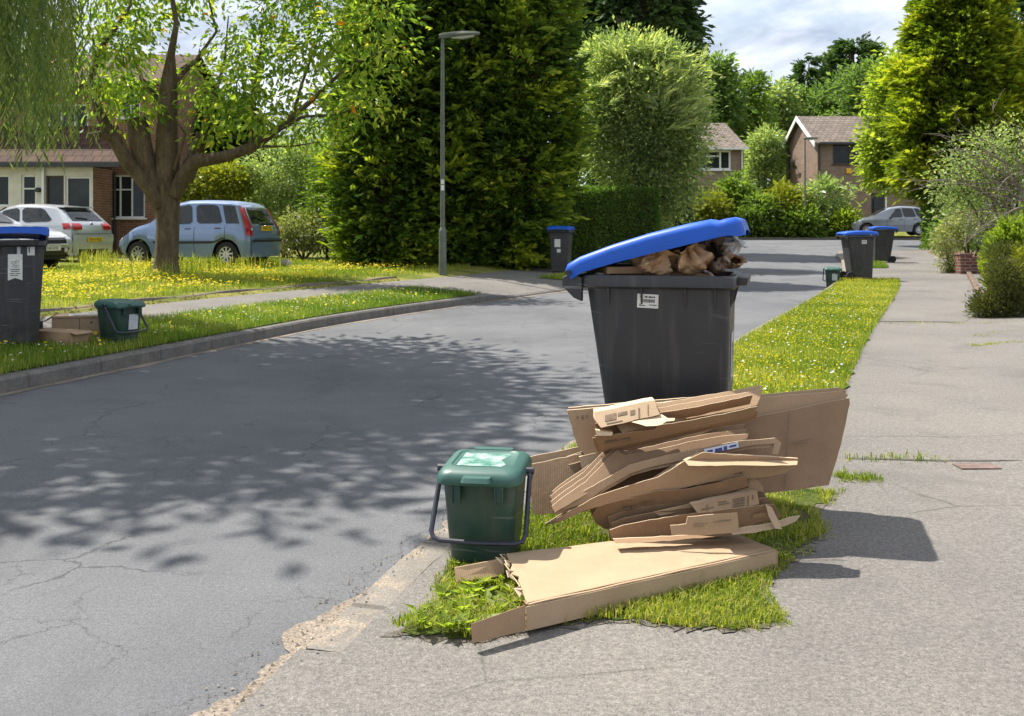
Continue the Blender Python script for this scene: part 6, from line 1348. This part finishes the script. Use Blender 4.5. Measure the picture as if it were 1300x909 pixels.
crumple('paper_bag', 'dark creased paper bag squeezed between the two bright ones', W(855,328,4.44), (.065,.10,.07), 12, M_BAGD, .3, group=bg)
crumple('paper_bag', 'grey brown folded bag toward the front lip of the bin', W(907,325,4.36), (.065,.12,.068), 17, plain('grey_brown_paper', (.26,.19,.14), .6, .2, 9, bump=.4, bscale=30), .3, group=bg)
crumple('paper_bag', 'torn dark brown scrap hanging over the front corner of the bin', W(930,333,4.40), (.045,.08,.026), 23, M_BAG, .2, group=bg)
crumple('plastic_bag', 'crumpled clear plastic bag poking from the front of the bin', W(924,313,4.46), (.058,.07,.048), 31, M_PLAS, .24, 'plastic bag')
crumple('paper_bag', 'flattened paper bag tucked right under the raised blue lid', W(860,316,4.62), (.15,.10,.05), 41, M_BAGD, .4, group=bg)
m = MB(); c = W(790,341,4.48); m.box(c, (.24,.34,.03), .2); tag(m.build('cardboard_sheet', C_BRN, bevel=.003, loc=c), 'edge of a flat board in the bin near the lid hinge', 'cardboard')
m = MB(); m.loft([[Matrix.Rotation(R(-15), 3, 'Z') @ Vector((p.x, p.y, p.z+.012*mnoise.noise(p*14)))+Vector((bx, by, ground(bx, by))) for p in rrect(hx, hy, .06, z, 6)] for hx, hy, z in ((.20,.16,.70),(.255,.205,.90),(.25,.20,.96),(.20,.16,1.02),(.10,.08,1.05))])
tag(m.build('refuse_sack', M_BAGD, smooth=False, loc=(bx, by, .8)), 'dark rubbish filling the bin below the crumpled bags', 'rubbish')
# ------------------------------------------------------------------ daylight and camera
SUN = Vector((-.50, .36, 1.0)).normalized(); EL = math.asin(SUN.z); AZ = math.atan2(SUN.x, SUN.y)
w = bpy.data.worlds.new('World'); S.world = w; w.use_nodes = True; nt = w.node_tree; bgn = nt.nodes['Background']
sky = nt.nodes.new('ShaderNodeTexSky'); sky.sky_type = 'NISHITA'; sky.sun_disc = False; sky.sun_elevation = EL; sky.sun_rotation = AZ; sky.air_density = 1.2; sky.dust_density = 1.5; sky.ozone_density = 1.0
tc = nt.nodes.new('ShaderNodeTexCoord'); sp = nt.nodes.new('ShaderNodeSeparateXYZ'); nt.links.new(tc.outputs['Generated'], sp.inputs[0])
def wm(op, a, b):
    q = nt.nodes.new('ShaderNodeMath'); q.operation = op
    for s, v in zip(q.inputs, (a, b)):
        if isinstance(v, bpy.types.NodeSocket): nt.links.new(v, s)
        else: s.default_value = v
    return q.outputs[0]
zc = wm('ADD', wm('MAXIMUM', sp.outputs[2], 0.0), .16); cx, cy = wm('DIVIDE', sp.outputs[0], zc), wm('DIVIDE', sp.outputs[1], zc)
cv = nt.nodes.new('ShaderNodeCombineXYZ'); nt.links.new(cx, cv.inputs[0]); nt.links.new(cy, cv.inputs[1])
def wn(scale, det, ro, dist=0.0):
    q = nt.nodes.new('ShaderNodeTexNoise'); nt.links.new(cv.outputs[0], q.inputs['Vector']); q.inputs['Scale'].default_value = scale; q.inputs['Detail'].default_value = det; q.inputs['Roughness'].default_value = ro; q.inputs['Distortion'].default_value = dist; return q.outputs['Fac']
def wr(f, stops):
    q = nt.nodes.new('ShaderNodeValToRGB'); nt.links.new(f, q.inputs[0]); e = q.color_ramp
    while len(e.elements) < len(stops): e.elements.new(.5)
    for el, (p, c) in zip(e.elements, stops): el.position = p; el.color = c+(1,)
    return q.outputs[0]
cover = wr(wn(.75, 7, .55, .3), [(.30, (0,0,0)), (.46, (1,1,1))]); tone = wr(wn(1.7, 6, .6, .4), [(.36, (3.3,3.8,4.9)), (.49, (5.4,5.9,6.8)), (.62, (8.0,8.2,8.6))])
mx = nt.nodes.new('ShaderNodeMix'); mx.data_type = 'RGBA'; nt.links.new(cover, mx.inputs[0]); nt.links.new(sky.outputs[0], mx.inputs[6]); nt.links.new(tone, mx.inputs[7])
nt.links.new(mx.outputs[2], bgn.inputs[0]); bgn.inputs[1].default_value = .085
sd = bpy.data.lights.new('sun', 'SUN'); sd.energy = 4.6; sd.angle = R(.53); sd.color = (1.0,.945,.86); so = bpy.data.objects.new('sun', sd); COL.objects.link(so); so.rotation_euler = (-SUN).to_track_quat('-Z', 'Y').to_euler(); so.location = (-20, 20, 40)
cd = bpy.data.cameras.new('camera'); cam = bpy.data.objects.new('camera', cd); COL.objects.link(cam); S.camera = cam
cam.location = (0,0,HC); cam.rotation_euler = (R(90),0,0); cd.sensor_width = 36; cd.lens = 36*FP/1300; cd.shift_x = 0; cd.shift_y = -(454.5-HV)/1300*1.0; cd.clip_start = .05; cd.clip_end = 3000
cd.dof.use_dof = True; cd.dof.focus_distance = 4.2; cd.dof.aperture_fstop = 13.0
S.view_settings.view_transform = 'Standard'; S.view_settings.look = 'None'; S.view_settings.exposure = .92; S.view_settings.gamma = 1.0; S.view_settings.use_curve_mapping = False
S.render.engine = 'CYCLES'; S.cycles.max_bounces = 8; S.cycles.diffuse_bounces = 3; S.cycles.glossy_bounces = 3; S.cycles.transmission_bounces = 6; S.cycles.transparent_max_bounces = 8; S.cycles.use_denoising = True; S.cycles.caustics_reflective = False; S.cycles.caustics_refractive = False
